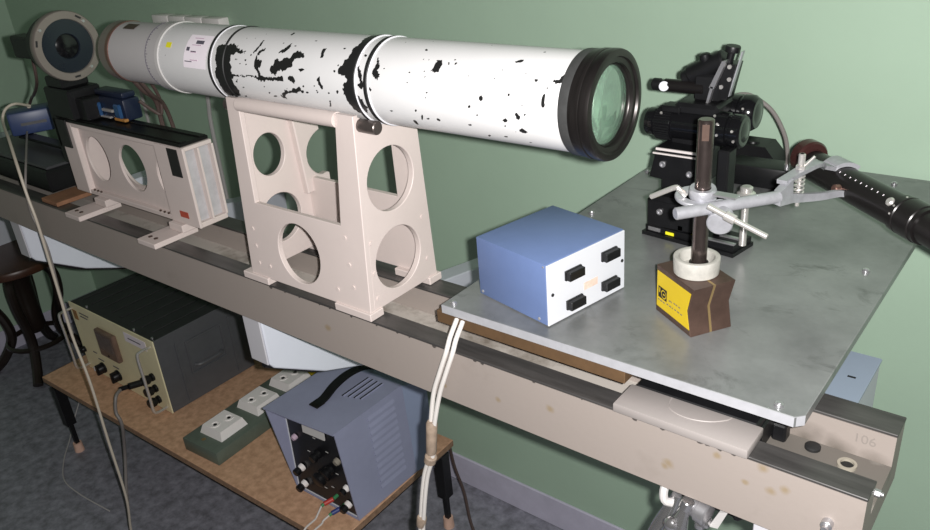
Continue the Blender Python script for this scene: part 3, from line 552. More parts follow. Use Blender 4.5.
part('body', g['bluewhite'], hc, B(-3.0495, -2.95, .86, 1.195, .42, .79, .008)); part('panel', g['grey_dark'], hc, B(-2.9502, -2.945, .98, 1.12, .66, .74, .002))

# ------------------------------------------------------------------ blue switch box
sb = thing('switch_box', 'blue box with white front panel and four black switches on the plate', 'control box', (-.479, .638, 1.0352), math.atan2(-.0245, .112))
W_, D_, H_ = .1147, .1240, .0745
part('cover', g['blue_box'], sb, B(-W_/2, W_/2-.002, 0, D_, .0012, H_, .0012, 2), local=True, label='blue sheet metal cover')
fp = part('front_panel', g['panel_white'], sb, B(W_/2-.002, W_/2, .0004, D_-.0004, .001, H_-.0008, .0005), local=True, label='white panel')
def onp(s, t): return s*D_, H_*(1-t)
for s, t in ((.31, .29), (.775, .27), (.32, .78), (.775, .765)):
    y, z = onp(s, t)
    part('switch', g['black'], sb, B(W_/2, W_/2+.0085, y-.0118, y+.0118, z-.0052, z+.0052, .0008), B(W_/2, W_/2+.003, y-.0125, y+.0125, z-.0058, z+.0058, .0005), local=True)
for s, t in ((.06, .5), (.96, .5)):
    y, z = onp(s, t); part('screw', g['hole'], sb, Cy((W_/2, y, z), (W_/2+.0008, y, z), .002, n=12), local=True)
y, z = onp(.54, .62); part('label_plate', g['label_pink'], sb, B(W_/2, W_/2+.0003, y-.011, y+.011, z-.0045, z+.0045), local=True)
for s, t, ch in ((.12, .26, 'A'), (.91, .17, 'A'), (.13, .77, 'B'), (.91, .68, 'B')): pass
part('cover_screw', g['chrome'], sb, *[Cy((x, -.0006, z), (x, .001, z), .0018, n=10) for x, z in ((-W_/2+.006, .006), (W_/2-.014, .006))], Cy((W_/2-.005, -.0004, H_-.003), (W_/2-.005, .001, H_-.003), .0012, n=8), local=True)
part('foot', g['black'], sb, *[B(x-.004, x+.004, y-.004, y+.004, 0, .0014) for x in (-.045, .042) for y in (.01, .108)], local=True)
solo('box_lead', g['cable_white'], 'short white lead behind the blue switch box', 'cable', T([(-.523, .70, 1.045), (-.535, .705, 1.043), (-.545, .72, 1.0392), (-.538, .76, 1.0385), (-.50, .80, 1.0385)], .0032, 8))

# ------------------------------------------------------------------ magnetic base stand
u = Vector((.845, -.534)); v = Vector((.534, .845))
mc = Vector((-.3011, .7218))
ms = thing('magnetic_stand', 'brown steel magnetic base with yellow label and upright post', 'stand', (mc.x, mc.y, 1.0352), math.atan2(-.534, .845))
hx, hy, hz = .0337, .0249, .056
prf = [(-hx, 0), (hx-.001, 0), (hx-.0075, hz*.5), (hx+.001, hz), (-hx, hz)]
def half(y0, y1): return Pl(prf, [], y1-y0, basis((0, (y0+y1)/2, 0), (1, 0, 0), (0, 0, 1)), .0006)
part('pole_piece', g['brown_steel'], ms, half(-hy, -.0012), local=True); part('pole_piece', g['brown_steel'], ms, half(.0012, hy), local=True)
part('spacer', g['brass'], ms, Pl([(p[0]*.995, p[1]*.995) for p in prf], [], .0026, basis((0, 0, .0002), (1, 0, 0), (0, 0, 1)), 0), local=True, label='brass spacer')
lb = [(-hx+.002, .0075), (hx-.0035, .0075), (hx-.0088, hz*.5), (hx-.003, hz-.006), (-hx+.002, hz-.006)]
part('label', g['yellow'], ms, Pl(lb, [], .0005, basis((0, -hy-.0002, 0), (1, 0, 0), (0, 0, 1)), 0), local=True, label='yellow label with black emblem')
em = lambda x, z: basis((x, -hy-.0006, z), (1, 0, 0), (0, 0, 1))
part('emblem', g['hole'], ms, Pl([(-.008, -.0065), (.008, -.0065), (.008, .0065), (-.008, .0065)], [circ(.0022, -.0005, .0052, .0052, 28), [(-.0068, -.001), (-.0045, -.001), (-.0045, .005), (-.0068, .005)]], .0003, em(-.0205, .0265)),
     Pl(circ(.0022, -.0005, .0038, .0038, 24), [[(.0005, -.0015), (.0045, -.0015), (.0045, .0005), (.0005, .0005)]], .0003, em(-.0205, .0265)), local=True)
part('label_text', g['ink'], ms, *[B(x, x+w2, -hy-.0007, -hy-.0004, z, z+.0011) for x, w2, z in ((-.029, .003, .016), (-.0245, .004, .016), (-.019, .003, .016), (-.008, .0035, .0235), (-.0035, .001, .0235), (.001, .003, .0245), (.005, .003, .0245), (.010, .003, .0245), (-.012, .003, .0175), (-.007, .0035, .0175), (-.002, .002, .0175), (.003, .003, .018), (.008, .004, .018), (.014, .003, .018))], local=True)
part('collar', mat('worn_cream', (.42, .405, .37), .55, var=.2, vs=90), ms, L((0, .001, hz), (0, 0, 1), [(0, .0225), (.0008, .0232), (.0165, .0240), (.0180, .0236), (.0186, .0215), (.0178, .0185), (.006, .0165), (.006, 0)], 56, cap=False), local=True, label='cream locking ring')
part('post', g['post'], ms, Cy((.001, .003, hz+.006), (.001, .003, .2195), .0079, n=32, bev=.001), local=True, label='brown steel post')
part('post_flat', g['brown_steel'], ms, B(-.0033, .0033, -.0004, .0004, .2, .216, M=Matrix.Translation((.001+.815*.0077, .003-.579*.0077, 0)) @ Matrix.Rotation(math.atan2(-.579, .815)+math.pi/2, 4, 'Z')), local=True)
part('post_socket', g['gunmetal'], ms, Cy((.001, .003, hz+.006), (.001, .003, hz+.0115), .0098, n=24), local=True)
# clamp boss with arm
cl = thing('rod_clamp', 'silver boss-head clamp gripping the upright post and the arm', 'clamp', (-.29, .715, 1.165))
PX, PY = ms.location.x + .001*u.x + .003*v.x, ms.location.y + .001*u.y + .003*v.y
part('split_collar', g['alu'], cl, L((PX, PY, 1.1745), (.06, -.12, 1), [(0, .0083), (0, .0125), (.002, .0135), (.009, .0135), (.011, .0125), (.011, .0083)], 32, closed=True, cap=False), label='ring around the post')
part('ear_plate', g['alu'], cl, L((PX-.006, PY-.003, 1.173), (.10, -.10, 1), [(0, .0115), (0, .0195), (.001, .0203), (.003, .0203), (.004, .0195), (.004, .0115)], 32, closed=True, cap=False))
part('lever', g['chrome'], cl, T([(-.311, .712, 1.178), (-.317, .709, 1.185), (-.321, .709, 1.186), (-.333, .709, 1.1795), (-.347, .709, 1.1715)], .0028, 10, 4), label='bent chrome lever')
part('round_jaw', g['alu'], cl, Cy((-.2715, .703, 1.158), (-.2755, .718, 1.161), .0125, n=28, bev=.0012), Cy((-.2755, .717, 1.161), (-.284, .730, 1.166), .009, n=24, bev=.001))
part('set_screw', g['chrome'], cl, Cy((-.279, .692, 1.180), (-.2555, .692, 1.1715), .0030, n=14), Cy((-.262, .692, 1.174), (-.252, .692, 1.1705), .0048, n=14, bev=.0006), Cy((-.252, .692, 1.1705), (-.221, .692, 1.160), .0028, n=14, bev=.0006))
part('slide_plate', g['steel'], cl, B(-.286, -.262, .716, .728, 1.180, 1.1822, .0006))
ar = thing('sprung_jaw_clamp', 'silver rod with sprung two-finger jaw holding the black cylinder', 'clamp', (-.28, .77, 1.155))
part('rod', g['alu'], ar, Cy((-.308, .682, 1.170), (-.237, .769, 1.170), .0062, n=24, bev=.001))
part('jaw_root', g['alu'], ar, Hexa([(-.244, .768, 1.162), (-.234, .763, 1.162), (-.229, .787, 1.158), (-.239, .792, 1.158)], [(-.243, .769, 1.176), (-.235, .764, 1.176), (-.231, .788, 1.183), (-.239, .792, 1.183)]))
AX = Vector((-.255, .926, 1.152)); AD = Vector((.742, -.628, -.01)).normalized()   # black cylinder axis
J = AX + AD*.052
def arc(c, d, r, a0, a1, n=10):
    dd, uu, vv = frame(d); return [c + (uu*math.cos(a) + vv*math.sin(a))*r for a in np.linspace(a0, a1, n)]
_, uu, vv = frame(AD)
def ribbon(pts, wd, th, dirv):
    def f(bm):
        q = [Vector(p) for p in pts]; rr = []
        for i, p in enumerate(q):
            d = (q[min(i+1, len(q)-1)]-q[max(i-1, 0)]).normalized(); ww = (Vector(dirv) - d*d.dot(Vector(dirv))).normalized(); nn = d.cross(ww)
            k = wd if not callable(wd) else wd(i/(len(q)-1))
            rr.append([bm.verts.new(p + ww*k*a + nn*th*b) for a, b in ((-.5, -.5), (.5, -.5), (.5, .5), (-.5, .5))])
        for a, b in zip(rr, rr[1:]):
            for i in range(4): bm.faces.new((a[i], a[(i+1) % 4], b[(i+1) % 4], b[i]))
        bm.faces.new(rr[0]); bm.faces.new(rr[-1])
    return f
ROOT = Vector((-.238, .826, 1.176)); ROOT2 = Vector((-.238, .826, 1.153))
horiz = Vector((AD.x, AD.y, 0)).normalized(); perp = Vector((-horiz.y, horiz.x, 0))   # perp points to +y side
if perp.y < 0: perp = -perp
Z = Vector((0, 0, 1))
up_arc = [J + (perp*math.cos(a) + Z*math.sin(a))*.0200 for a in np.linspace(math.radians(150), math.radians(35), 12)]
lo_arc = [J + (perp*math.cos(a) + Z*math.sin(a))*.0200 for a in np.linspace(math.radians(215), math.radians(300), 10)]
up_arc = [J + (perp*math.cos(a) + Z*math.sin(a))*.0198 for a in np.linspace(math.radians(128), math.radians(48), 10)]
UF = spline([(-.240, .780, 1.181), (-.233, .812, 1.183), (-.2265, .845, 1.183), tuple(J - perp*.026 + Z*.020)], 6)[:-1] + up_arc
part('upper_finger', g['alu'], ar, ribbon(UF, lambda t: .011+.020*t*t, .0045, horiz))
LF = spline([(-.237, .782, 1.164), (-.229, .806, 1.157), (-.215, .832, 1.152), (-.203, .853, 1.150), (-.196, .862, 1.147)], 6)
part('lower_finger', g['alu'], ar, ribbon(LF, lambda t: .010-.004*t, .0045, Z))
SP = Vector((-.2325, .813, 1.152))
part('spring', g['chrome'], ar, T([SP + Vector((.0048*math.cos(a), .0048*math.sin(a), .004+.0045*a/6.283)) for a in np.linspace(0, 6.283*5, 60)], .0010, 6, 1))
part('jaw_bolt', g['chrome'], ar, Cy(SP-Z*.007, SP+Z*.050, .0022, n=12), Cy(SP+Z*.0335, SP+Z*.0375, .0052, n=6), Cy(SP+Z*.037, SP+Z*.050, .0035, n=14, bev=.001), Cy(SP+Z*.0365+Vector((.003, .002, 0)), SP+Vector((.011, .005, .047)), .0015, n=8))
bc = thing('black_cylinder_unit', 'long black graduated cylinder with dark red end cap held in the silver jaw', 'instrument', tuple(AX))
def LB(prof, n=48, **k): return L(AX, AD, prof, n, **k)
part('barrel', g['ano'], bc, LB([(.006, .0155), (.0065, .0172), (.154, .0172), (.1545, .0165)]))
part('end_cap', g['red_dark'], bc, L(AX + Z*.0065, AD, [(-.012, .0), (-.012, .0175), (-.010, .0200), (.002, .0200), (.0048, .018), (.005, .012)], 48, cap=False), label='dark red polished cap')
kn = [LB([(.1547, .0162), (.1555, .0190), (.164, .0194), (.165, .0184), (.166, .0194), (.186, .0194), (.187, .0184), (.192, .0184)])]
part('thimble', g['ano'], bc, *kn)
part('tail_barrel', g['ano'], bc, LB([(.192, .0165), (.27, .0165)]))
def surf(t, a, r=.0173): return AX + AD*t + (perp*math.cos(a) + Z*math.sin(a))*r
for k in range(9): part('graduation', g['paper'], bc, Cy(surf(.068+.0088*k, math.radians(122)), surf(.068+.0088*k, math.radians(128)), .00042, n=5))
for a in (95, 140, 165): part('thimble_dot', g['chrome'], bc, Cy(surf(.161, math.radians(a), .0183), surf(.161, math.radians(a), .0196), .0011, n=8))
part('side_knob', g['copper'], bc, Cy(surf(.080, math.radians(178), .016), surf(.080, math.radians(178), .024), .0052, n=18, bev=.0012))
part('index_knob', g['chrome'], bc, Cy(surf(.1535, math.radians(135), .016), surf(.1535, math.radians(135), .0215), .0045, n=16, bev=.0015))
# ------------------------------------------------------------------ binocular head on the plate
bi = thing('autocollimator_head', 'black binocular optical head on a tilting black mount at the plate back', 'instrument', (-.38, .95, 1.0352))
part('base_plate', g['black'], bi, Hexa([(-.449, .893, 1.0353), (-.320, .879, 1.0353), (-.312, .925, 1.0353), (-.442, .945, 1.0353)], [(-.449, .893, 1.0405), (-.320, .879, 1.0405), (-.312, .925, 1.0405), (-.442, .945, 1.0405)]),
     Hexa([(-.446, .8975, 1.0405), (-.322, .884, 1.0405), (-.314, .922, 1.0405), (-.440, .942, 1.0405)], [(-.446, .8975, 1.0488), (-.322, .884, 1.0488), (-.314, .922, 1.0488), (-.440, .942, 1.0488)]))
dirb = Vector((.129, -.014, 0)).normalized(); nb = Vector((-.014, -.129, 0)).normalized()
def fb(t, h): return Vector((-.4455, .8968, 0)) + dirb*t + nb*.0006 + Z*h
part('maker_label', g['steel'], bi, Hexa([fb(.004, 1.042), fb(.022, 1.042), fb(.022, 1.042)-nb*.001, fb(.004, 1.042)-nb*.001], [fb(.004, 1.047), fb(.022, 1.047), fb(.022, 1.047)-nb*.001, fb(.004, 1.047)-nb*.001]))
part('level_vial', g['yellow_spot'], bi, Hexa([fb(.030, 1.0415), fb(.042, 1.0415), fb(.042, 1.0415)-nb*.001, fb(.030, 1.0415)-nb*.001], [fb(.030, 1.0455), fb(.042, 1.0455), fb(.042, 1.0455)-nb*.001, fb(.030, 1.0455)-nb*.001]), label='yellow-green level vial')
part('slide', g['steel'], bi, Hexa([(-.358, .8865, 1.0489), (-.322, .8845, 1.0489), (-.321, .8895, 1.0489), (-.357, .8915, 1.0489)], [(-.358, .8865, 1.051), (-.322, .8845, 1.051), (-.321, .8895, 1.051), (-.357, .8915, 1.051)]))
part('slide', g['steel'], bi, Hexa([(-.348, .904, 1.0489), (-.322, .902, 1.0489), (-.321, .907, 1.0489), (-.347, .909, 1.0489)], [(-.348, .904, 1.051), (-.322, .902, 1.051), (-.321, .907, 1.051), (-.347, .909, 1.051)]))
part('end_lug', g['black'], bi, B(-.4, -.392, .893, .905, 1.0489, 1.058, .001)); part('end_lug', g['black'], bi, B(-.366, -.360, .889, .90, 1.0489, 1.057, .001))
part('lower_block', g['black'], bi, B(-.443, -.378, .893, .938, 1.0489, 1.088, .002), B(-.438, -.38, .8905, .925, 1.086, 1.094, .001))
part('hinge_block', g['black'], bi, B(-.431, -.376, .905, .940, 1.088, 1.118, .003))
part('upper_block', g['black'], bi, Hexa([(-.442, .897, 1.116), (-.378, .897, 1.112), (-.372, .945, 1.112), (-.44, .945, 1.116)], [(-.431, .893, 1.158), (-.374, .893, 1.156), (-.370, .945, 1.156), (-.431, .945, 1.158)]))
part('bevel_highlight', mat('highlight_metal', (.75, .68, .66), .35, metal=.2), bi, B(-.4305, -.373, .8885, .8915, 1.1555, 1.1585, .0004)); part('bevel_highlight', bpy.data.materials['highlight_metal'], bi, B(-.434, -.374, .8875, .8905, 1.1505, 1.1525, .0004))  # pale strips paint the bevel highlight on the block's top edge
for x, z, y in ((-.423, 1.136, .895), (-.424, 1.072, .8925), (-.387, 1.128, .895)):
    part('screw', g['steel'], bi, L((x, y, z), (0, -1, 0), [(0, .0042), (.0022, .0042), (.0028, .0036), (.0028, .0024), (.001, .002), (.001, 0)], 18, cap=False))
part('rear_column', g['black'], bi, B(-.358, -.343, .905, .930, 1.0489, 1.16, .002))
part('column_screw', g['steel'], bi, Cy((-.350, .9055, 1.105), (-.350, .9035, 1.105), .0028, n=12))
part('clamp_knob', g['chrome'], bi, L((-.3145, .893, 1.0489), (0, 0, 1), [(0, .0045), (.052, .0045), (.052, .0098), (.055, .0108), (.068, .0108), (.070, .0075), (.075, .0075), (.0765, .0055), (.0765, 0)], 24, cap=False), label='chrome capped clamp knob')
# main objective barrel along X
def LX(x0, y, z, prof, n=36, **k): return L((x0, y, z), (1, 0, 0), prof, n, **k)
BY, BZ = .932, 1.178
part('main_tube', g['blackgloss'], bi, LX(-.462, BY, BZ, [(0, .0), (.001, .0165), (.003, .0178), (.012, .0182), (.013, .0172), (.015, .0172), (.016, .0205), (.038, .0212), (.039, .0195), (.088, .0195), (.089, .0212), (.108, .0215), (.109, .0190), (.112, .0190), (.113, .0205), (.1235, .0205), (.126, .0185), (.1265, .012), (.124, .0)], cap=False))
part('focus_knurl', g['black'], bi, *[Cy((-.446, BY+.0208*math.cos(a), BZ+.0208*math.sin(a)), (-.425, BY+.0213*math.cos(a), BZ+.0213*math.sin(a)), .0009, n=5) for a in np.linspace(0, 2*math.pi, 40)[:-1]])
part('second_tube', g['blackgloss'], bi, LX(-.42, .985, 1.186, [(0, .012), (.001, .0195), (.045, .0195), (.046, .0215), (.058, .0218), (.059, .0195), (.062, .0195), (.063, .0225), (.074, .0225), (.080, .0185), (.0805, .012), (.078, 0)], cap=True))
part('glint_stud', g['chrome'], bi, *[Cy((x, BY+rr*math.cos(a), BZ+rr*math.sin(a)), (x, BY+(rr+.002)*math.cos(a), BZ+(rr+.002)*math.sin(a)), .0017, n=8) for x, a, rr in ((-.438, 2.3, .0205), (-.363, 2.6, .0208), (-.362, 3.2, .0208), (-.344, 2.9, .02), (-.342, 3.5, .02), (-.37, 2.1, .0205))],  # chrome studs stand in for glints on the two tubes
     *[Cy((x, .985+rr*math.cos(a), 1.186+rr*math.sin(a)), (x, .985+(rr+.002)*math.cos(a), 1.186+(rr+.002)*math.sin(a)), .0015, n=8) for x, a, rr in ((-.37, 2.4, .021), (-.369, 3.0, .021), (-.352, 2.7, .022), (-.351, 3.3, .022))])
part('eyepiece_glass', g['blackgloss'], bi, LX(-.338, BY, BZ, [(0, .0135), (.0025, .013), (.0035, .008), (.004, 0)], cap=False)); part('eyepiece_glass', g['blackgloss'], bi, LX(-.342, .985, 1.186, [(0, .0135), (.0025, .013), (.0035, .008), (.004, 0)], cap=False))
part('eyepiece_rim', g['gunmetal'], bi, LX(-.338, BY, BZ, [(0, .0135), (.0022, .0140), (.0022, .0162), (0, .0168)], closed=True, cap=False)); part('eyepiece_rim', g['gunmetal'], bi, LX(-.3425, .985, 1.186, [(0, .0135), (.0022, .0140), (.0022, .0165), (0, .0175)], closed=True, cap=False))
part('bridge', g['black'], bi, B(-.425, -.368, BY-.012, .975, 1.152, 1.165, .002), B(-.425, -.368, BY-.008, .985, 1.190, 1.207, .004), B(-.440, -.415, BY-.012, BY+.012, 1.194, 1.203, .002))
part('prism_housing', g['black'], bi, Cy((-.418, .955, 1.234), (-.374, .955, 1.258), .0125, n=28, bev=.002), Cy((-.425, .955, 1.2295), (-.415, .955, 1.2355), .0105, n=24, bev=.001), B(-.408, -.374, .942, .968, 1.206, 1.240, .003))
part('lock_knob', g['black'], bi, L((-.397, .951, 1.254), (-.2, -.1, 1), [(0, .006), (.004, .0068), (.009, .0064), (.0105, .004), (.0105, 0)], 20, cap=False))
part('side_cylinder', g['ano'], bi, Cy((-.449, .948, 1.2215), (-.395, .948, 1.2215), .0082, n=24, bev=.001))
part('end_knob', g['black'], bi, Cy((-.465, .948, 1.2215), (-.453, .948, 1.2215), .0078, n=24, bev=.0015), Cy((-.454, .948, 1.2215), (-.448, .948, 1.2215), .0055, n=16))
part('white_disc', g['panel_white'], bi, Cy((-.446, .9402, 1.2215), (-.4455, .9385, 1.2222), .0062, n=24), label='white round spot')
def slant(x0, x1, y, dz0, dz1): pass
part('silver_plate', g['steel'], bi, Hexa([(-.3885, .936, 1.206), (-.3855, .936, 1.2055), (-.3855, .944, 1.2055), (-.3885, .944, 1.206)], [(-.3835, .936, 1.228), (-.3800, .936, 1.227), (-.3800, .944, 1.227), (-.3835, .944, 1.228)]),
     Hexa([(-.3855, .936, 1.226), (-.3795, .936, 1.225), (-.3795, .944, 1.225), (-.3855, .944, 1.226)], [(-.3710, .936, 1.259), (-.3655, .936, 1.260), (-.3655, .944, 1.260), (-.3710, .944, 1.259)]))
part('silver_plate', g['alu'], bi, Hexa([(-.3660, .948, 1.214), (-.3645, .948, 1.214), (-.3645, .955, 1.214), (-.3660, .955, 1.214)], [(-.3525, .948, 1.269), (-.3510, .948, 1.269), (-.3510, .955, 1.269), (-.3525, .955, 1.269)]))
part('plate_spacer', g['black'], bi, Hexa([(-.383, .945, 1.210), (-.366, .945, 1.210), (-.366, .968, 1.210), (-.383, .968, 1.210)], [(-.371, .945, 1.254), (-.357, .945, 1.254), (-.357, .968, 1.254), (-.371, .968, 1.254)]))
for x, z in ((-.3645, 1.251), (-.3735, 1.226), (-.364, 1.236)): part('plate_screw', g['chrome'], bi, Cy((x, .9455, z), (x, .9435, z), .0026, n=10))
part('top_knob', g['black'], bi, Cy((-.37, .955, 1.252), (-.366, .955, 1.270), .0045, n=14), L((-.3665, .955, 1.266), (.15, 0, 1), [(0, .006), (.001, .0088), (.006, .0092), (.008, .0085), (.0085, 0)], 24, cap=False))
p1 = thing('black_box', 'long matte black box on the plate right of the optical head', 'box', (-.375, 1.135, 1.0352))
part('case', g['black'], p1, B(-.425, -.335, 1.115, 1.16, 1.0353, 1.068, .004, 2)); part('cable_gland', g['steel'], p1, Cy((-.340, 1.122, 1.066), (-.340, 1.122, 1.076), .004, n=12))
p2 = thing('black_block', 'low black block with sloped end behind the long black box', 'box', (-.42, 1.20, 1.0352))
part('case', g['black'], p2, Hexa([(-.50, 1.185, 1.0353), (-.362, 1.185, 1.0353), (-.362, 1.235, 1.0353), (-.50, 1.235, 1.0353)], [(-.49, 1.187, 1.0735), (-.395, 1.187, 1.0735), (-.395, 1.233, 1.0735), (-.49, 1.233, 1.0735)]))
part('lid_knob', g['black'], p2, L((-.42, 1.205, 1.0734), (0, 0, 1), [(0, .01), (.003, .009), (.004, 0)], 20, cap=False))
solo('head_cable', g['cable_grey'], 'grey cable arching from the optical head to the long black box', 'cable', T([(-.352, .985, 1.205), (-.375, 1.02, 1.196), (-.40, 1.06, 1.184), (-.388, 1.085, 1.180), (-.362, 1.10, 1.158), (-.345, 1.112, 1.122), (-.340, 1.12, 1.09), (-.340, 1.122, 1.075)], .0030, 10))

# ------------------------------------------------------------------ clamp under the bench
uc = thing('chrome_clamp', 'chrome lever clamp hanging under the right end of the bench', 'clamp', (-.245, .60, .917))
part('clamp_plate', g['offwhite'], uc, T([(-.280, .612, .914), (-.281, .600, .905), (-.279, .596, .893), (-.272, .6, .889)], .0045, 10, 4))
part('clamp_plate', g['offwhite'], uc, B(-.278, -.250, .603, .64, .900, .9168, .002))
part('clamp_plate', g['offwhite'], uc, Hexa([(-.232, .598, .880), (-.222, .596, .884), (-.222, .625, .884), (-.232, .627, .880)], [(-.222, .596, .905), (-.213, .595, .910), (-.213, .63, .910), (-.222, .63, .905)]))
part('pivot', g['steel'], uc, L((-.250, .600, .897), (1, -.15, -.1), [(0, .009), (.001, .0105), (.006, .0105), (.007, .0125), (.0165, .0128), (.018, .0115), (.0185, .007), (.0185, 0)], 32))
part('lever', g['satin'], uc, L((-.2500, .588, .9125), (-.25, -.10, -1), [(0, 0), (0, .0058), (.001, .0066), (.010, .0066), (.0115, .0052), (.020, .0068), (.035, .0105), (.055, .0145), (.08, .0155), (.10, .011), (.104, 0)], 28, cap=False))
part('lever', g['satin'], uc, L((-.270, .606, .897), (-.30, -.06, -1), [(0, 0), (0, .005), (.02, .0075), (.05, .0105), (.09, .011), (.1, 0)], 24, cap=False))
part('hub_ball', g['satin'], uc, L((-.2625, .578, .884), (-.3, -1, .2), [(0, .0075), (.004, .007), (.0065, .0045), (.0075, 0)], 24, cap=False))
part('wing_nut', g['satin'], uc, B(-.246, -.236, .594, .606, .872, .884, .003, 2)); part('wing_nut', g['satin'], uc, B(-.238, -.230, .592, .604, .880, .890, .003, 2))
part('housing', g['black'], uc, B(-.283, -.215, .628, .655, .872, .914, .004), B(-.212, -.202, .600, .63, .896, .9165, .004))

for ch in uc.children: ch.data.transform(Matrix.Translation((.010, 0, 0)))

# ------------------------------------------------------------------ low table with instruments
ta = math.atan2(.0248, .9997)
tbl = thing('low_table', 'low particle board table on black metal legs below the bench', 'table', (-2.251, .712, 0), ta)
TL, TW = 1.206, .394
part('tabletop', g['wood'], tbl, B(0, TL, 0, TW, .252, .27, .0008), local=True)
part('table_edge', g['wood_edge'], tbl, B(.001, TL-.001, -.0007, .0012, .2535, .2685), B(TL-.001, TL+.0007, .001, TW-.001, .2535, .2685), local=True)
part('frame', g['black'], tbl, B(.012, TL-.012, .012, .030, .234, .2515, .001), B(.012, TL-.012, TW-.03, TW-.012, .234, .2515, .001), B(.012, .03, .03, TW-.03, .234, .2515, .001), B(TL-.03, TL-.012, .03, TW-.03, .234, .2515, .001), local=True)
for x, y in ((.026, .02), (.026, TW-.03), (TL-.026, .02), (TL-.026, TW-.02)):
    lg = part('leg', g['black'], tbl, B(x-.014, x+.014, y-.014, y+.014, .100, .234, .001), B(x-.006, x+.006, y-.006, y+.006, .022, .100, .0005), local=True)
    part('leg_foot', g['foot_wood'], lg, Cy((x, y, 0), (x, y, .03), .014, .0125, n=16), local=True, label='pinkish foot')

iv = thing('voltmeter', 'dark cased voltmeter with cream front panel on the left of the low table', 'instrument', (-1.96, .95, .2702))
YF = .818
part('case', g['instr_black'], iv, B(-2.168, -1.7495, YF+.004, 1.09, .2742, .4905, .002))
part('top_rib', g['instr_black'], iv, *[B(-2.15+.05*k, -2.142+.05*k, YF+.03, 1.08, .490, .4925, .001) for k in range(8)])
sp_ = part('side_panel', g['instr_side'], iv, B(-1.7498, -1.7465, YF+.004, 1.089, .273, .4915, .001), label='grey side panel with grip')
part('side_rib', g['instr_side'], sp_, B(-1.7466, -1.7425, .872, .877, .283, .458, .001)); part('side_rib', g['instr_side'], sp_, B(-1.7466, -1.7425, 1.035, 1.040, .283, .458, .001))
part('side_grip', g['instr_side'], sp_, *[B(-1.7466, -1.742, a, b, c, d, .001) for a, b, c, d in ((.900, .904, .352, .445), (1.008, 1.012, .352, .445), (.900, 1.012, .445, .449), (.900, 1.012, .350, .354))], T([(-1.7462, .915, .372), (-1.736, .93, .372), (-1.736, .985, .372), (-1.7462, 1.0, .372)], .005, 8, 5))
ip = part('front_panel', g['instr_face'], iv, B(-2.172, -1.746, YF, YF+.0035, .2725, .492, .0008), label='cream front panel')
def bz(n, m, xa, xb, za, zb, d=.006, sub=None, bev=.001): return part(n, g[m], sub or iv, B(xa, xb, YF-d, YF+.0005, za, zb, bev))
mt = bz('meter', 'meter', -2.032, -1.938, .368, .452, .014, bev=.003)
part('meter_window', mat('meter_glass', (.16, .115, .10), .15, var=.3, vs=60), mt, B(-2.022, -1.948, YF-.0148, YF-.0138, .392, .444)); part('meter_screw', g['hole'], mt, Cy((-1.985, YF-.0155, .379), (-1.985, YF-.013, .379), .003, n=10))
def knob(x, z, r=.016, h=.02, m='black', nm='knob', y=YF):
    part(nm, g[m], iv, L((x, y, z), (0, -1, 0), [(0, r), (.004, r), (.005, r*.78), (h-.002, r*.7), (h, r*.6), (h, 0)], 20, cap=False), B(x-r*.25, x+r*.25, y-h-.003, y-.004, z-r*.95, z+r*.95, .001))
knob(-2.076, .304, .0165); knob(-1.995, .306, .0165); knob(-2.163, .338, .009, .01); knob(-2.12, .288, .008, .008, 'offwhite', 'push_button')
for x, z in ((-1.795, .372), (-1.795, .337), (-1.795, .302)):
    part('terminal', g['black'], iv, L((x, YF, z), (0, -1, 0), [(0, .011), (.006, .011), (.007, .008), (.016, .0125), (.03, .0125), (.032, .010), (.032, 0)], 16, cap=False))
bz('label', 'paper', -1.888, -1.785, .452, .480, .0008, bev=0); bz('mark', 'orange', -2.160, -2.138, .440, .470, .0008, bev=0)
part('print', g['ink'], iv, *[B(x, x+w2, YF-.0014, YF-.0007, z, z+.003) for x, w2, z in ((-2.12, .05, .468), (-2.12, .04, .458), (-1.87, .06, .464), (-2.09, .03, .328), (-2.01, .03, .330), (-2.11, .02, .345))])
for x in (-1.764, -2.163):
    part('handle', g['chrome'], iv, T([(x, YF, .472), (x, YF-.028, .472), (x, YF-.038, .462), (x, YF-.038, .40), (x, YF-.038, .33), (x, YF-.038, .298), (x, YF-.028, .288), (x, YF, .288)], .0038, 10, 5))
part('case_screw', g['steel'], iv, *[Cy((x, y, .490), (x, y, .494), .0035, n=8) for x, y in ((-2.09, .83), (-1.85, .83), (-1.765, .83))])

st = thing('outlet_strip', 'dark green outlet strip with three white sockets on the low table', 'outlet strip', (-1.527, .755, .2702), math.radians(3.5))
part('case', g['green_box'], st, B(-.063, .063, 0, .385, 0, .036, .002, 2), local=True)
part('cable_hole', g['brass'], st, Cy((-.01, .022, .0355), (-.01, .022, .0365), .0055, n=12), local=True, label='worn patch')
for k, yy in enumerate((.036, .152, .262)):
    s_ = part('socket', g['socket'], st, Hexa([(-.040, yy, .036), (.040, yy, .036), (.040, yy+.082, .036), (-.040, yy+.082, .036)], [(-.033, yy+.007, .0575), (.033, yy+.007, .0575), (.033, yy+.075, .0575), (-.033, yy+.075, .0575)]), local=True, label='white twin-pin wall socket')
    for yo in (.022, .058):
        part('pin_well', g['socket'], s_, L((.004*(1 if yo > .03 else -1), yy+yo, .0572), (0, 0, 1), [(0, .0125), (.002, .012), (.002, .0095), (.0004, .009)], 20, cap=False), local=True)
        part('pin_hole', g['hole'], s_, Cy((.004*(1 if yo > .03 else -1), yy+yo, .0574), (.004*(1 if yo > .03 else -1), yy+yo, .0582), .0048, n=12), local=True)
    part('socket_screw', g['brown_steel'], s_, Cy((-.0365, yy+.018, .044), (-.0385, yy+.018, .0455), .004, n=10), local=True)
part('sticker', g['yellow'], st, B(-.028, .03, .352, .378, .036, .0366), local=True, label='yellow sticker')

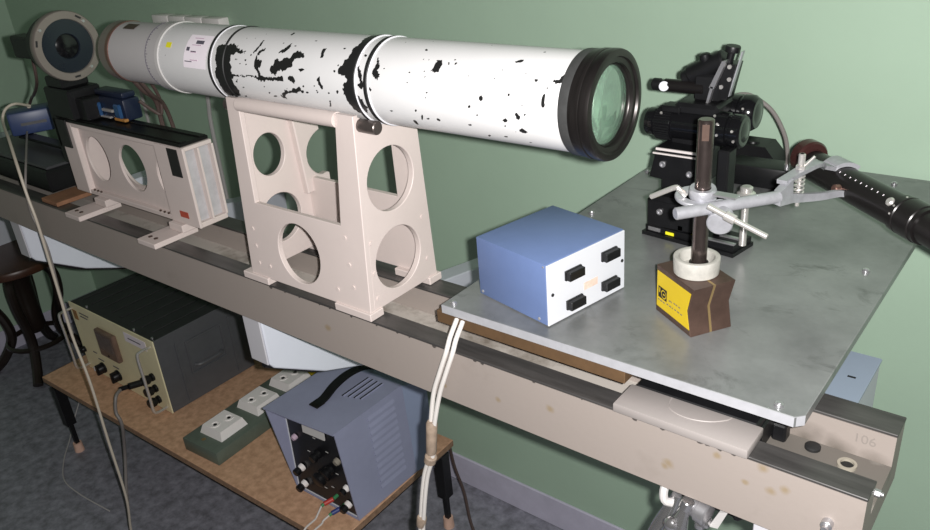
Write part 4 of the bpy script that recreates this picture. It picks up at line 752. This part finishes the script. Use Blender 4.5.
ps = thing('power_supply', 'blue-grey power supply with black front and top carrying strap on low table', 'power supply', (-1.15, .90, .2702))
bl, br, tl, tr = Vector((-1.247, .813, .2704)), Vector((-1.053, .817, .2704)), Vector((-1.263, .786, .500)), Vector((-1.065, .803, .500))
dy = .185; th = .003
ex = Vector((th, 0, 0))
def shell(a, b, c, d, n): n = Vector(n)*th; return Hexa([a, b, c, d], [a+n, b+n, c+n, d+n])
Yd = Vector((0, dy, 0)); Yt = Vector((.0, dy+.015, 0))
part('side_panel', g['psu_blue'], ps, shell(bl, bl+Yd, tl+Yt, tl, (1, 0, 0)), label='left side panel')
rs_ = part('side_panel', g['psu_blue'], ps, shell(br, br+Yd, tr+Yt, tr, (-1, 0, 0)), label='right side panel with louvres')
part('top_cover', g['psu_blue'], ps, shell(tl+Vector((0, -.004, 0)), tr+Vector((0, -.004, 0)), tr+Yt, tl+Yt, (0, 0, 1)))
part('bottom', g['psu_blue'], ps, shell(bl, br, br+Yd, bl+Yd, (0, 0, 1)))
part('rear_cover', mat('psu_rear', (.24, .285, .40), .5, var=.06), ps, Hexa([bl+Yd+Vector((.004, 0, 0)), br+Yd+Vector((-.0, 0, 0)), br+Yd+Vector((.012, .055, 0)), bl+Yd+Vector((-.005, .055, 0))], [tl+Yt+Vector((.004, 0, 0)), tr+Yt, tr+Yt+Vector((.024, .05, -.006)), tl+Yt+Vector((0, .05, -.006))]))
fA, fB, fC, fD = bl+Vector((.003, .004, .006)), br+Vector((-.003, .004, .006)), tr+Vector((-.003, .046, -.002)), tl+Vector((.003, .046, -.002))
part('front_panel', g['psu_front'], ps, Hexa([fA, fB, fC, fD], [p+Vector((0, .003, 0)) for p in (fA, fB, fC, fD)]), label='black front panel')
part('panel_edge', g['panel_white'], ps, Cy(fA+Vector((.001, -.001, 0)), fD+Vector((.001, -.001, 0)), .0015, n=6), Cy(fA+Vector((0, -.001, 0)), fB+Vector((0, -.001, 0)), .0015, n=6))
def pf(s, t, o=0):
    p = (fA*(1-s)+fB*s)*(1-t) + (fD*(1-s)+fC*s)*t
    return p + Vector((0, -.98, .18)).normalized()*o
nrm = (0, -.98, -.18)
part('display', g['display'], ps, Hexa([pf(.27, .71, .001), pf(.60, .71, .001), pf(.60, .80, .001), pf(.27, .80, .001)], [pf(.27, .71, .004), pf(.60, .71, .004), pf(.60, .80, .004), pf(.27, .80, .004)]))
def pk(s, t, m1, m2, r, h, nm='binding_post'):
    p = pf(s, t); k = part(nm, g[m2], ps, L(p, nrm, [(0, r), (.006, r), (.008, r*.8), (.010, r*.8), (.010, 0)], 18, cap=False))
    if h: part('cap', g[m1], k, L(p + Vector(nrm).normalized()*.010, nrm, [(0, r*.8), (.002, r), (h, r), (h+.002, r*.8), (h+.002, 0)], 18, cap=False))
pk(.14, .27, 'black', 'socket', .009, .012); pk(.14, .08, 'black', 'socket', .009, .012)
pk(.76, .54, 'black', 'dirty_cream', .0085, 0, 'push_button'); pk(.86, .10, 'black', 'socket', .009, .012); pk(.86, .28, 'black', 'socket', .008, .008)
pk(.11, .61, 'black', 'pink_ink', .007, 0, 'indicator_lamp'); pk(.50, .30, 'black', 'black', .017, .012, 'rotary_knob'); pk(.62, .40, 'black', 'black', .012, .010, 'rotary_knob'); pk(.45, .52, 'black', 'black', .011, .009, 'rotary_knob')
part('print', g['display'], ps, *[B(-.004, .004, -.0005, .0005, -.0007, .0007, M=Matrix.Translation(pf(s, t, .001))) for s, t in ((.4, .46), (.6, .58), (.36, .22), (.5, .15), (.62, .2), (.42, .68), (.3, .5), (.72, .38))])
part('louvre', g['psu_blue'], rs_, *[Hexa([Vector((-1.0535-.012*f, .893+.003*k*.0, .30+.0175*k)), Vector((-1.0535-.012*f, .972, .30+.0175*k)), Vector((-1.0505-.012*f, .972, .303+.0175*k)), Vector((-1.0505-.012*f, .893, .303+.0175*k))],
     [Vector((-1.0535-.012*f, .893, .311+.0175*k)), Vector((-1.0535-.012*f, .972, .311+.0175*k)), Vector((-1.0530-.012*f, .972, .310+.0175*k)), Vector((-1.0530-.012*f, .893, .310+.0175*k))]) for k in range(11) for f in ((.03+.0175*k)/.23,)])
hz_ = .503
part('strap', g['black'], ps, ribbon(spline([(-1.168, .845, hz_+.004), (-1.168, .872, hz_+.006), (-1.167, .905, hz_+.020), (-1.166, .945, hz_+.026), (-1.165, .985, hz_+.020), (-1.165, 1.015, hz_+.004)], 6), .022, .004, (1, 0, 0)))
part('strap_mount', g['gunmetal'], ps, B(-.013, .013, -.012, .012, 0, .004, .001, M=Matrix.Translation((-1.168, .852, hz_+.0022))))
part('vent_slot', g['hole'], ps, *[B(-1.150+.014*k, -1.146+.014*k, .905+.004*k, .985, hz_-.0005, hz_+.0006) for k in range(4)])
part('vent_rim', g['psu_blue'], ps, *[B(-1.1455+.014*k, -1.1425+.014*k, .905+.004*k, .985, hz_-.0005, hz_+.0022, .0008) for k in range(4)])
P1, P2 = pf(.70, .15), pf(.81, .085)
for nm, lab, p, m1 in (('test_lead', 'white test lead with red plug at the black front of the power supply', P1, 'red'), ('test_lead', 'white test lead with blue plug at the black front of the power supply', P2, 'blue_plug')):
    t = thing(nm, lab, 'cable', tuple(p)); q = p + Vector(nrm).normalized()*.004
    part('plug', g[m1], t, Cy(q+Vector((0, -.012, -.001)), q+Vector((-.010, -.031, -.006)), .0052, n=12, bev=.001)); part('sleeve', g['green'], t, Cy(q, q+Vector((0, -.012, -.001)), .004, n=10), Cy(q+Vector((-.010, -.031, -.006)), q+Vector((-.012, -.037, -.008)), .0035, n=10))
    e = q+Vector((-.012, -.037, -.008))
    part('wire', g['cable_white'], t, T([e, (e.x-.004, e.y-.014, .281), (e.x-.002, .760, .279), (e.x+.000, .7325, .279), (e.x+.002, .722, .266), (e.x+.004, .719, .22), (e.x+.01, .715, .10), (e.x, .70, .004)], .0022, 8))

# ------------------------------------------------------------------ stool
so = thing('wooden_stool', 'dark bentwood stool with round seat at the far left below the bench', 'stool', (-2.83, .93, 0))
part('seat', g['stool_wood'], so, L((-2.83, .93, .405), (0, 0, 1), [(0, .14), (0, .165), (.004, .172), (.02, .174), (.028, .170), (.030, .155), (.026, .0)], 56, cap=False))
part('hub', g['stool_dark'], so, L((-2.83, .93, .14), (0, 0, 1), [(0, .0), (.0, .03), (.02, .04), (.10, .038), (.2, .042), (.255, .07), (.2655, .075), (.2656, 0)], 28, cap=False))
for k in range(4):
    a = math.radians(-35+90*k); d = Vector((math.cos(a), math.sin(a), 0)); c = Vector((-2.83, .93, 0))
    part('leg', g['stool_dark'], so, T([c+d*.03+Z*.385, c+d*.085+Z*.385, c+d*.115+Z*.345, c+d*.112+Z*.27, c+d*.085+Z*.19, c+d*.085+Z*.12, c+d*.13+Z*.05, c+d*.175+Z*.012], .017, 10, 6))
part('foot_ring', g['stool_dark'], so, L((-2.83, .93, .10), (0, 0, 1), [(0, .098), (.006, .106), (.014, .106), (.02, .098), (.014, .09), (.006, .09)], 48, closed=True, cap=False))

# ------------------------------------------------------------------ cables
solo('hanging_cable', g['cable_cream'], 'cream cable looping from the blue box and hanging down in front of the voltmeter', 'cable', T([(-1.782, 0.725, 1.115), (-1.764, 0.690, 1.130), (-1.770, 0.670, 1.122), (-1.761, 0.655, 1.102), (-1.640, 0.610, 1.093), (-1.567, 0.582, 1.062), (-1.544, 0.573, 1.009), (-1.532, .57, .952), (-1.54, .57, .833), (-1.549, .57, .705), (-1.539, .57, .594), (-1.548, .57, .439), (-1.556, .57, .273), (-1.593, .57, .153), (-1.61, .57, .05), (-1.62, .56, .005)], .0028, 10))
solo('grey_lead', g['cable_grey'], 'thin grey lead dropping from the blue box beside the cream cable', 'cable', T([(-1.775, 0.700, 1.066), (-1.593, 0.610, 1.059), (-1.554, 0.578, 1.016), (-1.563, 0.577, 0.964), (-1.545, .578, .90), (-1.556, .577, .80), (-1.562, .577, .70)], .0022, 8))
k_ = .70/.66
def kk(p): return (p[0]*k_, .70, 1.485+(p[2]-1.485)*k_)
mlead = thing('meter_lead', 'grey lead plugged into the voltmeter and hanging to the floor', 'cable', (-1.795, .79, .372))
part('plug', g['black'], mlead, Cy((-1.795, .786, .372), (-1.80, .752, .378), .009, n=14, bev=.002), Cy((-1.80, .752, .378), (-1.815, .735, .374), .006, n=12))
part('wire', g['cable_grey'], mlead, T([(-1.812, .738, .375), (-1.80, .715, .37), kk((-1.69, .66, .40)), kk((-1.68, .66, .366)), kk((-1.72, .66, .258)), (-1.79, .66, .10), (-1.70, .60, .03), (-1.66, .57, .005)], .0042, 10))
solo('floor_wire', g['offwhite'], 'thin pale wire lying on the floor behind the left table leg', 'cable', T([(-2.30, .86, .24), (-2.33, .83, .12), (-2.36, .79, .02), (-2.30, .74, .004), (-2.22, .68, .003), (-2.13, .634, .003), (-2.03, .628, .003), (-1.89, .64, .003)], .0018, 6))
pc = thing('power_cable', 'pair of white taped cables hanging over the bench front from the plate edge', 'cable', (-.52, .60, 1.0))
tp = [(-.5345, .6085, 1.0205), (-.533, .602, 1.0165), (-.5315, .590, 1.006), (-.5305, .5805, .9930), (-.543, .578, .960), (-.5555, .577, .926), (-.567, .575, .871), (-.5735, .575, .83), (-.589, .575, .785), (-.603, .575, .72), (-.612, .575, .66), (-.625, .575, .5), (-.64, .575, .3), (-.64, .565, .06), (-.62, .56, .005)]
part('wire', g['cable_white'], pc, T([(x-.003-.0012*(z > .9), y, z) for x, y, z in tp], .0029, 10)); part('wire', g['cable_white'], pc, T([(x+.003+.0022*(z > .9), y-.001, z) for x, y, z in tp], .0029, 10))
part('tape_wrap', g['tape'], pc, L((-.5655, .5745, .885), (-.008, 0, -.055), [(0, .0055), (.003, .0072), (.05, .0068), (.052, .0062)], 14))
part('tape_wrap', g['tape'], pc, L((-.5735, .5745, .829), (-.010, 0, -.03), [(0, .0065), (.002, .008), (.012, .0078), (.014, .006)], 14))
part('tape_wrap', g['tape'], pc, L((-.6055, .5745, .71), (-.009, 0, -.04), [(0, .006), (.002, .0068), (.016, .0068), (.018, .006)], 14))
solo('mains_cord', g['cable_brown'], 'black cord on the floor beside the right table leg', 'cable', T([(-1.085, 1.152, .24), (-1.075, 1.152, .17), (-1.05, 1.15, .10), (-1.015, 1.125, .04), (-.97, 1.10, .006), (-.90, 1.06, .005), (-.82, 1.0, .005), (-.72, .95, .005)], .0038, 8))
solo('wall_pipe', g['offwhite'], 'thin pale conduit running up the wall behind the tube', 'conduit', T([(-1.945, 1.2625, 1.12), (-1.956, 1.2625, .975), (-1.968, 1.2625, .879), (-1.97, 1.2625, .5), (-1.97, 1.2625, .095)], .006, 8))
solo('wall_pipe', g['offwhite'], 'second thin pale conduit on the wall left of the outlet, behind the brown wires', 'conduit', T([(-2.30, 1.2625, 1.08), (-2.30, 1.2625, .9), (-2.30, 1.2625, .5), (-2.30, 1.2625, .095)], .005, 8))
wp = thing('wall_outlet', 'four-gang cream wall outlet partly hidden by the tube', 'outlet', (-1.945, 1.268, 1.165))
for k in range(4):
    xa = -2.098+.0765*k
    o_ = part('outlet_unit', g['socket'], wp, B(xa, xa+.0745, 1.236, 1.2688, 1.124, 1.2035, .004, 2))
    part('socket_well', g['hole'] if k == 3 else g['socket'], o_, Cy((xa+.037, 1.2365, 1.163), (xa+.037, 1.235, 1.163), .02, n=24))
